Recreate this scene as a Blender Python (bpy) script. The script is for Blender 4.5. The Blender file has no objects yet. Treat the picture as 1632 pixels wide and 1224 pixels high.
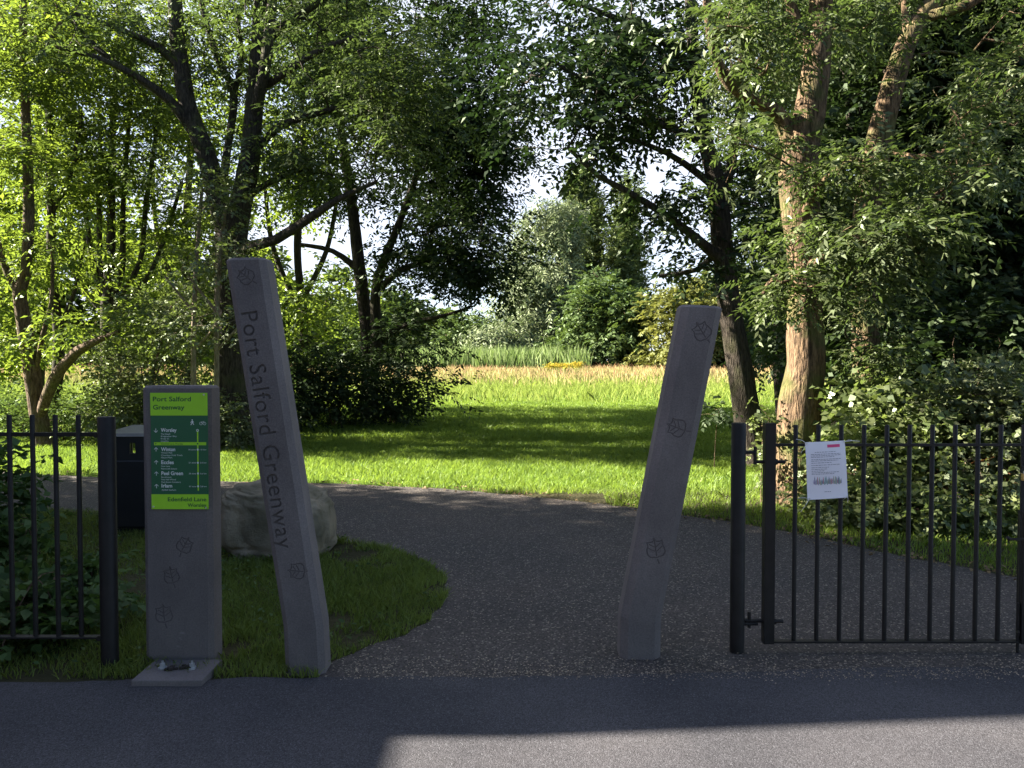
import bpy, bmesh, math, random
import numpy as np
from mathutils import Vector, Matrix, noise
sc = bpy.context.scene
R = math.radians
random.seed(7)
RNG = np.random.default_rng(11)
# ---------------------------------------------------------------- camera
F = 1280.0; HOR = 575.0; PITCH = math.atan((612 - HOR) / F); EYE = 1.5
cd = bpy.data.cameras.new("camera"); cam = bpy.data.objects.new("camera", cd)
sc.collection.objects.link(cam); sc.camera = cam
cd.sensor_width = 36; cd.lens = F / 1632 * 36; cd.clip_end = 3000; cd.clip_start = .05
cam.location = (0, 0, EYE); cam.rotation_euler = (R(90) - PITCH, 0, 0)
# ---------------------------------------------------------------- sky, sun, exposure
SUN_EL = R(31); SUN_AZ = math.atan2(-1, 0.125)       # towards the sun: left and a little ahead
sx, sy = math.sin(SUN_AZ), math.cos(SUN_AZ)
sun_dir = Vector((sx * math.cos(SUN_EL), sy * math.cos(SUN_EL), math.sin(SUN_EL)))
w = bpy.data.worlds.new("World"); sc.world = w; w.use_nodes = True
nt = w.node_tree; bg = nt.nodes["Background"]
sky = nt.nodes.new("ShaderNodeTexSky"); sky.sky_type = 'NISHITA'; sky.sun_disc = False
sky.sun_elevation = SUN_EL; sky.sun_rotation = SUN_AZ
sky.dust_density = 0.6; sky.air_density = 0.7; sky.ozone_density = 1.0
# thin high cloud over the blue
tc = nt.nodes.new("ShaderNodeTexCoord"); mp = nt.nodes.new("ShaderNodeMapping"); mp.inputs['Scale'].default_value = (1, 1, 3)
cn = nt.nodes.new("ShaderNodeTexNoise"); cn.inputs['Scale'].default_value = 2.2; cn.inputs['Detail'].default_value = 6
cr = nt.nodes.new("ShaderNodeMapRange"); cr.inputs['From Min'].default_value = .35; cr.inputs['From Max'].default_value = .62
cr.inputs['To Min'].default_value = .45; cr.inputs['To Max'].default_value = .95
cm = nt.nodes.new("ShaderNodeMixRGB"); cm.inputs['Color2'].default_value = (4.0, 4.25, 4.9, 1)
nt.links.new(tc.outputs['Generated'], mp.inputs['Vector']); nt.links.new(mp.outputs[0], cn.inputs['Vector'])
# made-up cloud bank kept ahead, leaving clear sky behind to deepen the shade
cs_ = nt.nodes.new("ShaderNodeSeparateXYZ"); cy = nt.nodes.new("ShaderNodeMapRange"); cy.inputs['From Min'].default_value = -.1; cy.inputs['From Max'].default_value = .45
cmul = nt.nodes.new("ShaderNodeMath"); cmul.operation = 'MULTIPLY'
nt.links.new(tc.outputs['Generated'], cs_.inputs[0]); nt.links.new(cs_.outputs['Y'], cy.inputs[0])
nt.links.new(cn.outputs[0], cr.inputs[0]); nt.links.new(cr.outputs[0], cmul.inputs[0]); nt.links.new(cy.outputs[0], cmul.inputs[1]); nt.links.new(cmul.outputs[0], cm.inputs[0])
nt.links.new(sky.outputs[0], cm.inputs['Color1']); nt.links.new(cm.outputs[0], bg.inputs[0])
bg.inputs[1].default_value = 0.05
sl = bpy.data.lights.new("sun", 'SUN'); sl.energy = 5.0; sl.angle = R(.55); sl.color = (1, .93, .80)
so = bpy.data.objects.new("sun", sl); sc.collection.objects.link(so)
so.rotation_euler = sun_dir.to_track_quat('Z', 'Y').to_euler()
sc.view_settings.view_transform = 'Standard'; sc.view_settings.look = 'None'
sc.view_settings.exposure = 2.7; sc.view_settings.gamma = 1
sc.cycles.max_bounces = 7; sc.cycles.diffuse_bounces = 3; sc.cycles.glossy_bounces = 2
sc.cycles.transmission_bounces = 4; sc.cycles.transparent_max_bounces = 4
sc.cycles.caustics_reflective = False; sc.cycles.caustics_refractive = False

# ---------------------------------------------------------------- measuring helpers
cp, sp_ = math.cos(PITCH), math.sin(PITCH)
def ray(px, py):
    a = (px - 816) / F; b = -(py - 612) / F
    return Vector((a, cp + b * sp_, -sp_ + b * cp))
def at(px, py, Y):
    r = ray(px, py); return Vector((0, 0, EYE)) + r * (Y / r.y)
def gnd(px, py, z=0.0):
    r = ray(px, py); return Vector((0, 0, EYE)) + r * ((z - EYE) / r.z)
def gh(x, y):                                   # ground height
    t = np.clip((np.asarray(y, float) - 16) / 60, 0, 1); return .55 * t * t * (3 - 2 * t)

# ---------------------------------------------------------------- materials
def node_mat(name):
    m = bpy.data.materials.new(name); m.use_nodes = True
    return m, m.node_tree, m.node_tree.nodes, m.node_tree.links, m.node_tree.nodes["Principled BSDF"]
def plain(name, col, rough=.6, metal=0, var=.15, scale=30, bump=.0, bscale=200, spec=.5):
    m, t, N, L, p = node_mat(name)
    n = N.new("ShaderNodeTexNoise"); n.inputs['Scale'].default_value = scale; n.inputs['Detail'].default_value = 5
    c = N.new("ShaderNodeTexCoord"); L.new(c.outputs['Object'], n.inputs['Vector'])
    r = N.new("ShaderNodeMapRange"); r.inputs['From Min'].default_value = .3; r.inputs['From Max'].default_value = .7
    r.inputs['To Min'].default_value = 1 - var; r.inputs['To Max'].default_value = 1 + var
    mx = N.new("ShaderNodeVectorMath"); mx.operation = 'SCALE'; mx.inputs[0].default_value = col[:3]
    L.new(n.outputs[0], r.inputs[0]); L.new(r.outputs[0], mx.inputs['Scale']); L.new(mx.outputs[0], p.inputs['Base Color'])
    p.inputs['Roughness'].default_value = rough; p.inputs['Metallic'].default_value = metal
    p.inputs['Specular IOR Level'].default_value = spec
    if bump:
        n2 = N.new("ShaderNodeTexNoise"); n2.inputs['Scale'].default_value = bscale; n2.inputs['Detail'].default_value = 6
        L.new(c.outputs['Object'], n2.inputs['Vector'])
        b = N.new("ShaderNodeBump"); b.inputs['Strength'].default_value = bump; b.inputs['Distance'].default_value = .01
        L.new(n2.outputs[0], b.inputs['Height']); L.new(b.outputs[0], p.inputs['Normal'])
    return m
def leaf_mat(name, c1, c2, tr, tfac=.45, gloss=.07, rough=.38):
    m = bpy.data.materials.new(name); m.use_nodes = True; t = m.node_tree; N = t.nodes; L = t.links
    N.remove(N["Principled BSDF"]); out = N["Material Output"]
    a = N.new("ShaderNodeAttribute"); a.attribute_name = "v"
    mix = N.new("ShaderNodeMixRGB"); mix.inputs[1].default_value = (*c1, 1); mix.inputs[2].default_value = (*c2, 1)
    L.new(a.outputs['Fac'], mix.inputs[0])
    d = N.new("ShaderNodeBsdfDiffuse"); L.new(mix.outputs[0], d.inputs[0])
    mt = N.new("ShaderNodeMixRGB"); mt.inputs[1].default_value = (tr[0] * .6, tr[1] * .65, tr[2] * .8, 1); mt.inputs[2].default_value = (*tr, 1)
    L.new(a.outputs['Fac'], mt.inputs[0])
    tl = N.new("ShaderNodeBsdfTranslucent"); L.new(mt.outputs[0], tl.inputs[0])
    m1 = N.new("ShaderNodeMixShader"); m1.inputs[0].default_value = tfac
    L.new(d.outputs[0], m1.inputs[1]); L.new(tl.outputs[0], m1.inputs[2])
    g = N.new("ShaderNodeBsdfGlossy"); g.inputs['Roughness'].default_value = rough; g.inputs[0].default_value = (.62, .70, .52, 1)
    m2 = N.new("ShaderNodeMixShader"); m2.inputs[0].default_value = gloss
    L.new(m1.outputs[0], m2.inputs[1]); L.new(g.outputs[0], m2.inputs[2]); L.new(m2.outputs[0], out.inputs[0])
    return m
def bark_mat(name, c1, c2, moss=0.0, sc_=6.0):
    m, t, N, L, p = node_mat(name)
    c = N.new("ShaderNodeTexCoord"); mp = N.new("ShaderNodeMapping"); mp.inputs['Scale'].default_value = (1, 1, .22)
    L.new(c.outputs['Object'], mp.inputs[0])
    n = N.new("ShaderNodeTexNoise"); n.inputs['Scale'].default_value = sc_ * 5; n.inputs['Detail'].default_value = 9; n.inputs['Roughness'].default_value = .7
    L.new(mp.outputs[0], n.inputs['Vector'])
    rp = N.new("ShaderNodeValToRGB"); e = rp.color_ramp.elements
    e[0].position = .40; e[0].color = (*c1, 1); e[1].position = .62; e[1].color = (*c2, 1)
    L.new(n.outputs[0], rp.inputs[0])
    n3 = N.new("ShaderNodeTexNoise"); n3.inputs['Scale'].default_value = 2.5; n3.inputs['Detail'].default_value = 5
    L.new(c.outputs['Object'], n3.inputs['Vector'])
    mr = N.new("ShaderNodeMapRange"); mr.inputs['From Min'].default_value = .5; mr.inputs['From Max'].default_value = .68; mr.inputs['To Max'].default_value = moss
    L.new(n3.outputs[0], mr.inputs[0])
    mx = N.new("ShaderNodeMixRGB"); mx.inputs[2].default_value = (.10, .12, .03, 1)
    L.new(mr.outputs[0], mx.inputs[0]); L.new(rp.outputs[0], mx.inputs[1]); L.new(mx.outputs[0], p.inputs['Base Color'])
    p.inputs['Roughness'].default_value = .9; p.inputs['Specular IOR Level'].default_value = .2
    v = N.new("ShaderNodeTexVoronoi"); v.inputs['Scale'].default_value = sc_ * 6; v.feature = 'DISTANCE_TO_EDGE'; L.new(mp.outputs[0], v.inputs['Vector'])
    ad = N.new("ShaderNodeMath"); ad.operation = 'ADD'; L.new(n.outputs[0], ad.inputs[0]); L.new(v.outputs[0], ad.inputs[1])
    b = N.new("ShaderNodeBump"); b.inputs['Strength'].default_value = .9; b.inputs['Distance'].default_value = .03
    L.new(ad.outputs[0], b.inputs['Height']); L.new(b.outputs[0], p.inputs['Normal'])
    return m
M = {}
def cast_stone_mat():
    m, t, N, L, p = node_mat('cast_stone'); c = N.new("ShaderNodeTexCoord")
    def tex(sc_, det, lo, hi, a, b, scl=None):
        n = N.new("ShaderNodeTexNoise"); n.inputs['Scale'].default_value = sc_; n.inputs['Detail'].default_value = det; n.inputs['Roughness'].default_value = .65
        src = c.outputs['Object']
        if scl: mp = N.new("ShaderNodeMapping"); mp.inputs['Scale'].default_value = scl; L.new(src, mp.inputs[0]); src = mp.outputs[0]
        L.new(src, n.inputs['Vector']); r = N.new("ShaderNodeMapRange"); L.new(n.outputs[0], r.inputs[0])
        r.inputs['From Min'].default_value = lo; r.inputs['From Max'].default_value = hi; r.inputs['To Min'].default_value = a; r.inputs['To Max'].default_value = b
        return r.outputs[0]
    tone = tex(4, 7, .3, .7, .78, 1.2, (1, 1, .6)); speck = tex(140, 3, .3, .7, .82, 1.18)
    mul = N.new("ShaderNodeMath"); mul.operation = 'MULTIPLY'; L.new(tone, mul.inputs[0]); L.new(speck, mul.inputs[1])
    sc1 = N.new("ShaderNodeVectorMath"); sc1.operation = 'SCALE'; sc1.inputs[0].default_value = (.148, .128, .124); L.new(mul.outputs[0], sc1.inputs['Scale'])
    scuff = tex(7, 9, .66, .76, 0, .55, (1, 1, 1.6)); mx = N.new("ShaderNodeMixRGB"); mx.inputs[2].default_value = (.30, .27, .27, 1)
    L.new(scuff, mx.inputs[0]); L.new(sc1.outputs[0], mx.inputs[1]); L.new(mx.outputs[0], p.inputs['Base Color'])
    p.inputs['Roughness'].default_value = .85; p.inputs['Specular IOR Level'].default_value = .3
    v = N.new("ShaderNodeTexVoronoi"); v.inputs['Scale'].default_value = 90; L.new(c.outputs['Object'], v.inputs['Vector'])
    pit = N.new("ShaderNodeMapRange"); pit.inputs['From Min'].default_value = .05; pit.inputs['From Max'].default_value = .2; L.new(v.outputs['Distance'], pit.inputs[0])
    hgt = N.new("ShaderNodeMath"); hgt.operation = 'ADD'; L.new(pit.outputs[0], hgt.inputs[0]); L.new(speck, hgt.inputs[1])
    b = N.new("ShaderNodeBump"); b.inputs['Strength'].default_value = .35; b.inputs['Distance'].default_value = .004; L.new(hgt.outputs[0], b.inputs['Height']); L.new(b.outputs[0], p.inputs['Normal'])
    return m
M['stone'] = cast_stone_mat()
M['stone_cut'] = plain('cut_stone', (.100, .087, .085), .9, var=.1, scale=40, spec=.2)
M['black'] = plain('black_paint', (.012, .010, .010), .55, var=.35, scale=14, bump=.2, bscale=200, spec=.3)
M['binblack'] = plain('bin_plastic', (.012, .013, .015), .45, var=.2, scale=10)
M['binlid'] = plain('bin_lid_grey', (.10, .10, .09), .6, var=.25, scale=12)
M['steel'] = plain('zinc_steel', (.55, .57, .6), .35, metal=.8, var=.15)
M['brass'] = plain('brass', (.55, .36, .14), .4, metal=.5, var=.15)
M['lime'] = plain('lime_print', (.35, .70, .025), .45, var=.03)
M['dkgreen'] = plain('dark_green_print', (.008, .105, .045), .4, var=.03)
M['txtgreen'] = plain('green_ink', (.01, .10, .035), .5, var=.03)
M['white'] = plain('white_ink', (.75, .8, .78), .5, var=.03)
M['paper'] = plain('laminated_paper', (.86, .84, .93), .35, var=.04, scale=6)
M['ink'] = plain('grey_ink', (.20, .20, .28), .6, var=.05)
M['pink'] = plain('pink_ink', (.75, .07, .22), .5, var=.05)
M['string'] = plain('white_string', (.7, .7, .68), .7)
M['rot'] = plain('debris', (.025, .018, .015), .9, var=.3)

# rock
def rock_mat():
    m, t, N, L, p = node_mat('sandstone_rock'); c = N.new("ShaderNodeTexCoord")
    n = N.new("ShaderNodeTexNoise"); n.inputs['Scale'].default_value = 3.5; n.inputs['Detail'].default_value = 9; L.new(c.outputs['Object'], n.inputs['Vector'])
    rp = N.new("ShaderNodeValToRGB"); e = rp.color_ramp.elements
    e[0].position = .3; e[0].color = (.10, .088, .050, 1); e[1].position = .7; e[1].color = (.33, .265, .18, 1)
    L.new(n.outputs[0], rp.inputs[0]); L.new(rp.outputs[0], p.inputs['Base Color']); p.inputs['Roughness'].default_value = .9
    n2 = N.new("ShaderNodeTexNoise"); n2.inputs['Scale'].default_value = 9; n2.inputs['Detail'].default_value = 12; n2.inputs['Roughness'].default_value = .72; L.new(c.outputs['Object'], n2.inputs['Vector'])
    b = N.new("ShaderNodeBump"); b.inputs['Strength'].default_value = .8; b.inputs['Distance'].default_value = .05
    L.new(n2.outputs[0], b.inputs['Height']); L.new(b.outputs[0], p.inputs['Normal'])
    return m
M['rock'] = rock_mat()

# ground sheets
def ground_mat():
    m, t, N, L, p = node_mat('turf_ground'); c = N.new("ShaderNodeTexCoord")
    n = N.new("ShaderNodeTexNoise"); n.inputs['Scale'].default_value = .6; n.inputs['Detail'].default_value = 8; L.new(c.outputs['Object'], n.inputs['Vector'])
    rp = N.new("ShaderNodeValToRGB"); e = rp.color_ramp.elements
    e[0].position = .3; e[0].color = (.050, .095, .014, 1); e[1].position = .7; e[1].color = (.11, .18, .022, 1)
    L.new(n.outputs[0], rp.inputs[0])
    # dry meadow further out (object Y in metres)
    s = N.new("ShaderNodeSeparateXYZ"); L.new(c.outputs['Object'], s.inputs[0])
    n3 = N.new("ShaderNodeTexNoise"); n3.inputs['Scale'].default_value = .12; n3.inputs['Detail'].default_value = 5; L.new(c.outputs['Object'], n3.inputs['Vector'])
    ma = N.new("ShaderNodeMath"); ma.operation = 'MULTIPLY_ADD'; ma.inputs[1].default_value = 22; L.new(n3.outputs[0], ma.inputs[0]); L.new(s.outputs['Y'], ma.inputs[2])
    mr = N.new("ShaderNodeMapRange"); mr.inputs['From Min'].default_value = 50; mr.inputs['From Max'].default_value = 78; L.new(ma.outputs[0], mr.inputs[0])
    mx = N.new("ShaderNodeMixRGB"); mx.inputs[2].default_value = (.30, .22, .085, 1)
    L.new(mr.outputs[0], mx.inputs[0]); L.new(rp.outputs[0], mx.inputs[1])
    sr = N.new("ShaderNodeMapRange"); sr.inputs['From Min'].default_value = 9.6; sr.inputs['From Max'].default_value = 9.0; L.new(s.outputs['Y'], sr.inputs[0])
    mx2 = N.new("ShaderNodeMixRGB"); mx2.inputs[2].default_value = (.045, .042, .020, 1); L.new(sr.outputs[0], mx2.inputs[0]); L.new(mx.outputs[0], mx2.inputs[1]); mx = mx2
    L.new(mx.outputs[0], p.inputs['Base Color'])
    p.inputs['Roughness'].default_value = .95; p.inputs['Specular IOR Level'].default_value = .1
    n2 = N.new("ShaderNodeTexNoise"); n2.inputs['Scale'].default_value = 25; n2.inputs['Detail'].default_value = 6; L.new(c.outputs['Object'], n2.inputs['Vector'])
    b = N.new("ShaderNodeBump"); b.inputs['Strength'].default_value = .8; b.inputs['Distance'].default_value = .04
    L.new(n2.outputs[0], b.inputs['Height']); L.new(b.outputs[0], p.inputs['Normal'])
    return m
def stone_mix_mat(name, base, pale, scale, thr, var=.3, brown=(.06, .045, .035), pfac=1.0, bump=.6, rough=.85):
    m, t, N, L, p = node_mat(name); c = N.new("ShaderNodeTexCoord")
    v = N.new("ShaderNodeTexVoronoi"); v.inputs['Scale'].default_value = scale; L.new(c.outputs['Object'], v.inputs['Vector'])
    s = N.new("ShaderNodeSeparateColor"); L.new(v.outputs['Color'], s.inputs[0])
    g = N.new("ShaderNodeMapRange"); g.inputs['From Min'].default_value = thr; g.inputs['From Max'].default_value = min(1, thr + .06); g.inputs['To Max'].default_value = pfac; L.new(s.outputs[0], g.inputs[0])
    # per-stone tone
    r = N.new("ShaderNodeMapRange"); r.inputs['To Min'].default_value = 1 - var; r.inputs['To Max'].default_value = 1 + var; L.new(s.outputs[1], r.inputs[0])
    n = N.new("ShaderNodeTexNoise"); n.inputs['Scale'].default_value = .9; n.inputs['Detail'].default_value = 6; L.new(c.outputs['Object'], n.inputs['Vector'])
    mb = N.new("ShaderNodeMixRGB"); mb.inputs[1].default_value = (*base, 1); mb.inputs[2].default_value = (*brown, 1)
    rr = N.new("ShaderNodeMapRange"); rr.inputs['From Min'].default_value = .35; rr.inputs['From Max'].default_value = .65; L.new(n.outputs[0], rr.inputs[0]); L.new(rr.outputs[0], mb.inputs[0])
    mu = N.new("ShaderNodeVectorMath"); mu.operation = 'SCALE'; L.new(mb.outputs[0], mu.inputs[0]); L.new(r.outputs[0], mu.inputs['Scale'])
    mx = N.new("ShaderNodeMixRGB"); mx.inputs[2].default_value = (*pale, 1); L.new(g.outputs[0], mx.inputs[0]); L.new(mu.outputs[0], mx.inputs[1])
    L.new(mx.outputs[0], p.inputs['Base Color']); p.inputs['Roughness'].default_value = rough; p.inputs['Specular IOR Level'].default_value = .3
    b = N.new("ShaderNodeBump"); b.inputs['Strength'].default_value = bump; b.inputs['Distance'].default_value = .008; b.invert = True
    L.new(v.outputs['Distance'], b.inputs['Height']); L.new(b.outputs[0], p.inputs['Normal'])
    return m
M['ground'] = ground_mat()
M['path'] = stone_mix_mat('path_macadam', (.050, .043, .040), (.30, .26, .20), 110, .91, .5, (.068, .055, .048), pfac=.8)
M['asphalt'] = stone_mix_mat('footway_asphalt', (.032, .031, .036), (.12, .12, .13), 230, .90, .5, (.060, .056, .060), pfac=.6, bump=.3)
M['soil'] = plain('soil', (.045, .035, .022), .95, var=.4, scale=8, bump=.8, bscale=30)

# foliage
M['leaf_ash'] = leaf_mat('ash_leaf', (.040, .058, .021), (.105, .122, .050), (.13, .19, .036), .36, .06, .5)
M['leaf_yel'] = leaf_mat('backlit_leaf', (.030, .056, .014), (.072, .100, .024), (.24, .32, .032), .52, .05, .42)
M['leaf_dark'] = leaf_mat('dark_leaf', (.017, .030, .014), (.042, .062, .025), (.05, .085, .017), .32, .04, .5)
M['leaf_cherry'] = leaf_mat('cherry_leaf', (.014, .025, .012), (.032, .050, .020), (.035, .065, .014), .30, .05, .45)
M['leaf_bush'] = leaf_mat('dogwood_leaf', (.060, .080, .034), (.185, .195, .105), (.18, .24, .045), .34, .09, .5)
M['leaf_maple'] = leaf_mat('maple_leaf', (.070, .100, .034), (.20, .225, .095), (.23, .30, .06), .42, .07, .4)
M['leaf_ivy'] = leaf_mat('bramble_leaf', (.028, .058, .018), (.065, .115, .032), (.10, .18, .03), .3, .035, .5)
M['leaf_willow'] = leaf_mat('willow_leaf', (.115, .145, .07), (.19, .215, .11), (.15, .20, .06), .3, .05, .5)
M['leaf_poplar'] = leaf_mat('poplar_leaf', (.075, .105, .04), (.135, .165, .055), (.14, .19, .04), .3, .04, .5)
M['leaf_far'] = leaf_mat('far_leaf', (.05, .085, .03), (.10, .14, .045), (.12, .18, .03), .3, .04, .5)
M['leaf_gold'] = leaf_mat('golden_leaf', (.10, .115, .032), (.18, .18, .05), (.22, .23, .04), .35, .04, .5)
M['leaf_rust'] = leaf_mat('dead_leaf', (.14, .05, .02), (.32, .13, .05), (.25, .10, .03), .3, .04, .6)
M['leaf_tan'] = leaf_mat('tan_leaf', (.13, .085, .045), (.26, .18, .10), (.15, .10, .05), .2, .03, .6)
M['grass'] = leaf_mat('grass_blade', (.080, .140, .020), (.205, .275, .042), (.30, .42, .045), .40, .04, .5)
M['grass_dk'] = leaf_mat('rough_grass_blade', (.10, .15, .026), (.24, .28, .065), (.24, .33, .05), .38, .04, .5)
M['grass_dry'] = leaf_mat('dry_grass_blade', (.30, .25, .10), (.46, .38, .17), (.34, .30, .11), .3, .02, .7)
M['grass_mid'] = leaf_mat('meadow_blade', (.14, .20, .035), (.27, .31, .07), (.30, .38, .06), .35, .02, .7)
M['reed'] = leaf_mat('reed_blade', (.11, .16, .05), (.20, .25, .09), (.18, .26, .06), .35, .04, .6)
M['petal'] = leaf_mat('yellow_petal', (.40, .30, .03), (.54, .42, .05), (.3, .24, .03), .3, .02, .6)
M['pinkgrass'] = leaf_mat('dry_seedhead', (.36, .20, .11), (.50, .30, .16), (.36, .24, .12), .3, .02, .7)
M['bark_ash'] = bark_mat('ash_bark', (.045, .029, .018), (.235, .155, .090), .75)
M['bark_dark'] = bark_mat('dark_bark', (.026, .021, .017), (.085, .068, .052), .3)
M['bark_brown'] = bark_mat('brown_bark', (.07, .045, .03), (.20, .14, .09), .4)
M['bark_pale'] = bark_mat('pale_bark', (.16, .12, .08), (.34, .27, .19), .2)

# ---------------------------------------------------------------- object helpers
def new_mesh(name, V, Fc, mats, vals=None, smooth=False, midx=None):
    me = bpy.data.meshes.new(name)
    V = np.asarray(V, dtype=np.float32).reshape(-1, 3)
    if isinstance(Fc, np.ndarray):
        k = Fc.shape[1]; n = len(Fc)
        me.vertices.add(len(V)); me.vertices.foreach_set('co', V.ravel())
        me.loops.add(n * k); me.loops.foreach_set('vertex_index', Fc.astype(np.int32).ravel())
        me.polygons.add(n); me.polygons.foreach_set('loop_start', np.arange(0, n * k, k, dtype=np.int32))
        me.polygons.foreach_set('loop_total', np.full(n, k, dtype=np.int32))
        me.update(calc_edges=True)
    else:
        me.from_pydata([tuple(v) for v in V], [], Fc); me.update()
    for m in (mats if isinstance(mats, (list, tuple)) else [mats]): me.materials.append(m)
    if midx is not None: me.polygons.foreach_set('material_index', np.asarray(midx, dtype=np.int32))
    if vals is not None:
        a = me.attributes.new('v', 'FLOAT', 'FACE'); a.data.foreach_set('value', np.asarray(vals, dtype=np.float32))
    if smooth: me.polygons.foreach_set('use_smooth', np.ones(len(me.polygons), dtype=bool))
    return me
def link(name, me, parent=None):
    o = bpy.data.objects.new(name, me); sc.collection.objects.link(o)
    if parent is not None:
        o.parent = parent; p = parent; off = Vector((0, 0, 0))
        while p is not None: off -= p.location; p = p.parent
        o.location = off
    return o
def tag(o, label=None, cat=None, group=None, kind=None):
    if label: o['label'] = label
    if cat: o['category'] = cat
    if group: o['group'] = group
    if kind: o['kind'] = kind
    return o
def thing(name, label, cat, loc, group=None):
    o = bpy.data.objects.new(name, None); sc.collection.objects.link(o); o.location = loc; o.empty_display_size = .2
    return tag(o, label, cat, group)
class MB:
    """collects shapes into one mesh"""
    def __init__(s): s.v = []; s.f = []; s.mi = []; s.cur = 0
    def add(s, V, Fs):
        k = len(s.v); s.v += [tuple(v) for v in V]; s.f += [tuple(i + k for i in f) for f in Fs]; s.mi += [s.cur] * len(Fs)
    def box(s, a, b, bev=0):
        x0, y0, z0 = a; x1, y1, z1 = b
        if bev <= 0:
            V = [(x, y, z) for x in (x0, x1) for y in (y0, y1) for z in (z0, z1)]
            s.add(V, [(0, 1, 3, 2), (4, 6, 7, 5), (0, 4, 5, 1), (2, 3, 7, 6), (0, 2, 6, 4), (1, 5, 7, 3)]); return
        bm = bmesh.new(); bmesh.ops.create_cube(bm, size=1)
        for v in bm.verts: v.co = ((x0 + x1) / 2 + v.co.x * (x1 - x0), (y0 + y1) / 2 + v.co.y * (y1 - y0), (z0 + z1) / 2 + v.co.z * (z1 - z0))
        bmesh.ops.bevel(bm, geom=list(bm.edges), offset=bev, segments=2, affect='EDGES', profile=.6)
        s.bm(bm)
    def bm(s, bm):
        bm.verts.index_update(); s.add([v.co[:] for v in bm.verts], [tuple(v.index for v in f.verts) for f in bm.faces]); bm.free()
    def tube(s, pts, rad, n=8, cap=True):
        pts = [Vector(p) for p in pts]
        if not hasattr(rad, '__len__'): rad = [rad] * len(pts)
        V, Fs = tube_geo(pts, rad, n); k = len(pts)
        Fs = [tuple(f) for f in Fs]
        if cap: Fs += [tuple(range(n))[::-1], tuple(range((k - 1) * n, k * n))]
        s.add(V, Fs)
    def prism(s, poly, z0, z1):
        n = len(poly); V = [(x, y, z0) for x, y in poly] + [(x, y, z1) for x, y in poly]
        s.add(V, [tuple(range(n))[::-1], tuple(range(n, 2 * n))] + [(i, (i + 1) % n, n + (i + 1) % n, n + i) for i in range(n)])
    def build(s, name, mats, parent=None, smooth=False):
        me = new_mesh(name, s.v, s.f, mats, midx=s.mi)
        bm = bmesh.new(); bm.from_mesh(me); bmesh.ops.recalc_face_normals(bm, faces=bm.faces); bm.to_mesh(me); bm.free()
        if smooth:
            me.polygons.foreach_set('use_smooth', np.ones(len(me.polygons), dtype=bool)); me.set_sharp_from_angle(angle=R(40))
        return link(name, me, parent)
def tube_geo(pts, rad, n, lump=0.0):
    V = []; k = len(pts); ref = Vector((0.13, 1, 0.07)).normalized(); prev = None
    for i, p in enumerate(pts):
        d = (pts[min(i + 1, k - 1)] - pts[max(i - 1, 0)])
        d = d.normalized() if d.length > 1e-9 else Vector((0, 0, 1))
        u = prev if prev is not None else (Vector((1, 0, 0)) if abs(d.x) < .9 else Vector((0, 1, 0)))
        u = (u - d * u.dot(d)); u = u.normalized() if u.length > 1e-6 else d.orthogonal().normalized()
        prev = u; v = d.cross(u)
        for j in range(n):
            a = 2 * math.pi * j / n; r = rad[i]; q = u * math.cos(a) + v * math.sin(a)
            if lump: r *= 1 + lump * noise.noise((p + q * r) * (1.6 / max(r, .05)) * .3) + lump * .5 * math.sin(3 * a + i * .11)
            V.append(p + q * r)
    Fs = [(i * n + j, i * n + (j + 1) % n, (i + 1) * n + (j + 1) % n, (i + 1) * n + j) for i in range(k - 1) for j in range(n)]
    return V, Fs
def crom(P, step):
    """smooth polyline of (Vector, r)"""
    out = []
    n = len(P)
    for i in range(n - 1):
        p0, p1, p2, p3 = P[max(i - 1, 0)], P[i], P[i + 1], P[min(i + 2, n - 1)]
        m = max(1, int((p2[0] - p1[0]).length / step))
        for s in range(m):
            t = s / m
            q = .5 * ((2 * p1[0]) + (p2[0] - p0[0]) * t + (2 * p0[0] - 5 * p1[0] + 4 * p2[0] - p3[0]) * t * t + (3 * p1[0] - p0[0] - 3 * p2[0] + p3[0]) * t ** 3)
            out.append((q, p1[1] * (1 - t) + p2[1] * t))
    out.append(P[-1]); return out

# ---------------------------------------------------------------- the ground
def grid_ground():
    xs = np.concatenate([[-1500, -600, -300, -150, -90, -60, -45], np.arange(-36, 37, 3.0), [45, 60, 90, 150, 300, 600, 1500]])
    ys = np.concatenate([[-60, -30, -12], np.arange(-3, 96, 3.0), [110, 140, 200, 400, 900, 2000]])
    X, Y = np.meshgrid(xs, ys, indexing='ij'); Z = gh(X, Y) - .0
    V = np.stack([X, Y, Z], -1).reshape(-1, 3); nx, ny = X.shape
    i, j = np.meshgrid(np.arange(nx - 1), np.arange(ny - 1), indexing='ij'); a = (i * ny + j).ravel()
    return new_mesh('ground', V, np.stack([a, a + ny, a + ny + 1, a + 1], 1), M['ground'], smooth=True)
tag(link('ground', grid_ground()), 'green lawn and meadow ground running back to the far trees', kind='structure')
def sheet(name, poly, z, mat):
    bm = bmesh.new(); f = bm.faces.new([bm.verts.new((x, y, z)) for x, y in poly]); bmesh.ops.triangulate(bm, faces=[f])
    me = bpy.data.meshes.new(name); bmesh.ops.recalc_face_normals(bm, faces=bm.faces); bm.to_mesh(me); bm.free(); me.materials.append(mat)
    if me.polygons[0].normal.z < 0: me.flip_normals()
    return link(name, me)
def G2(l): return [tuple(gnd(*p)[:2]) for p in l]
far_edge = [(-30, 11.3), (-14, 10.9)] + G2([(0, 752), (60, 757), (200, 762), (350, 768), (540, 771), (700, 779), (830, 790), (980, 806), (1100, 823), (1200, 838), (1300, 857), (1400, 880), (1520, 902), (1632, 922)]) + [(5.5, 4.9), (12, 2.9)]
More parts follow.
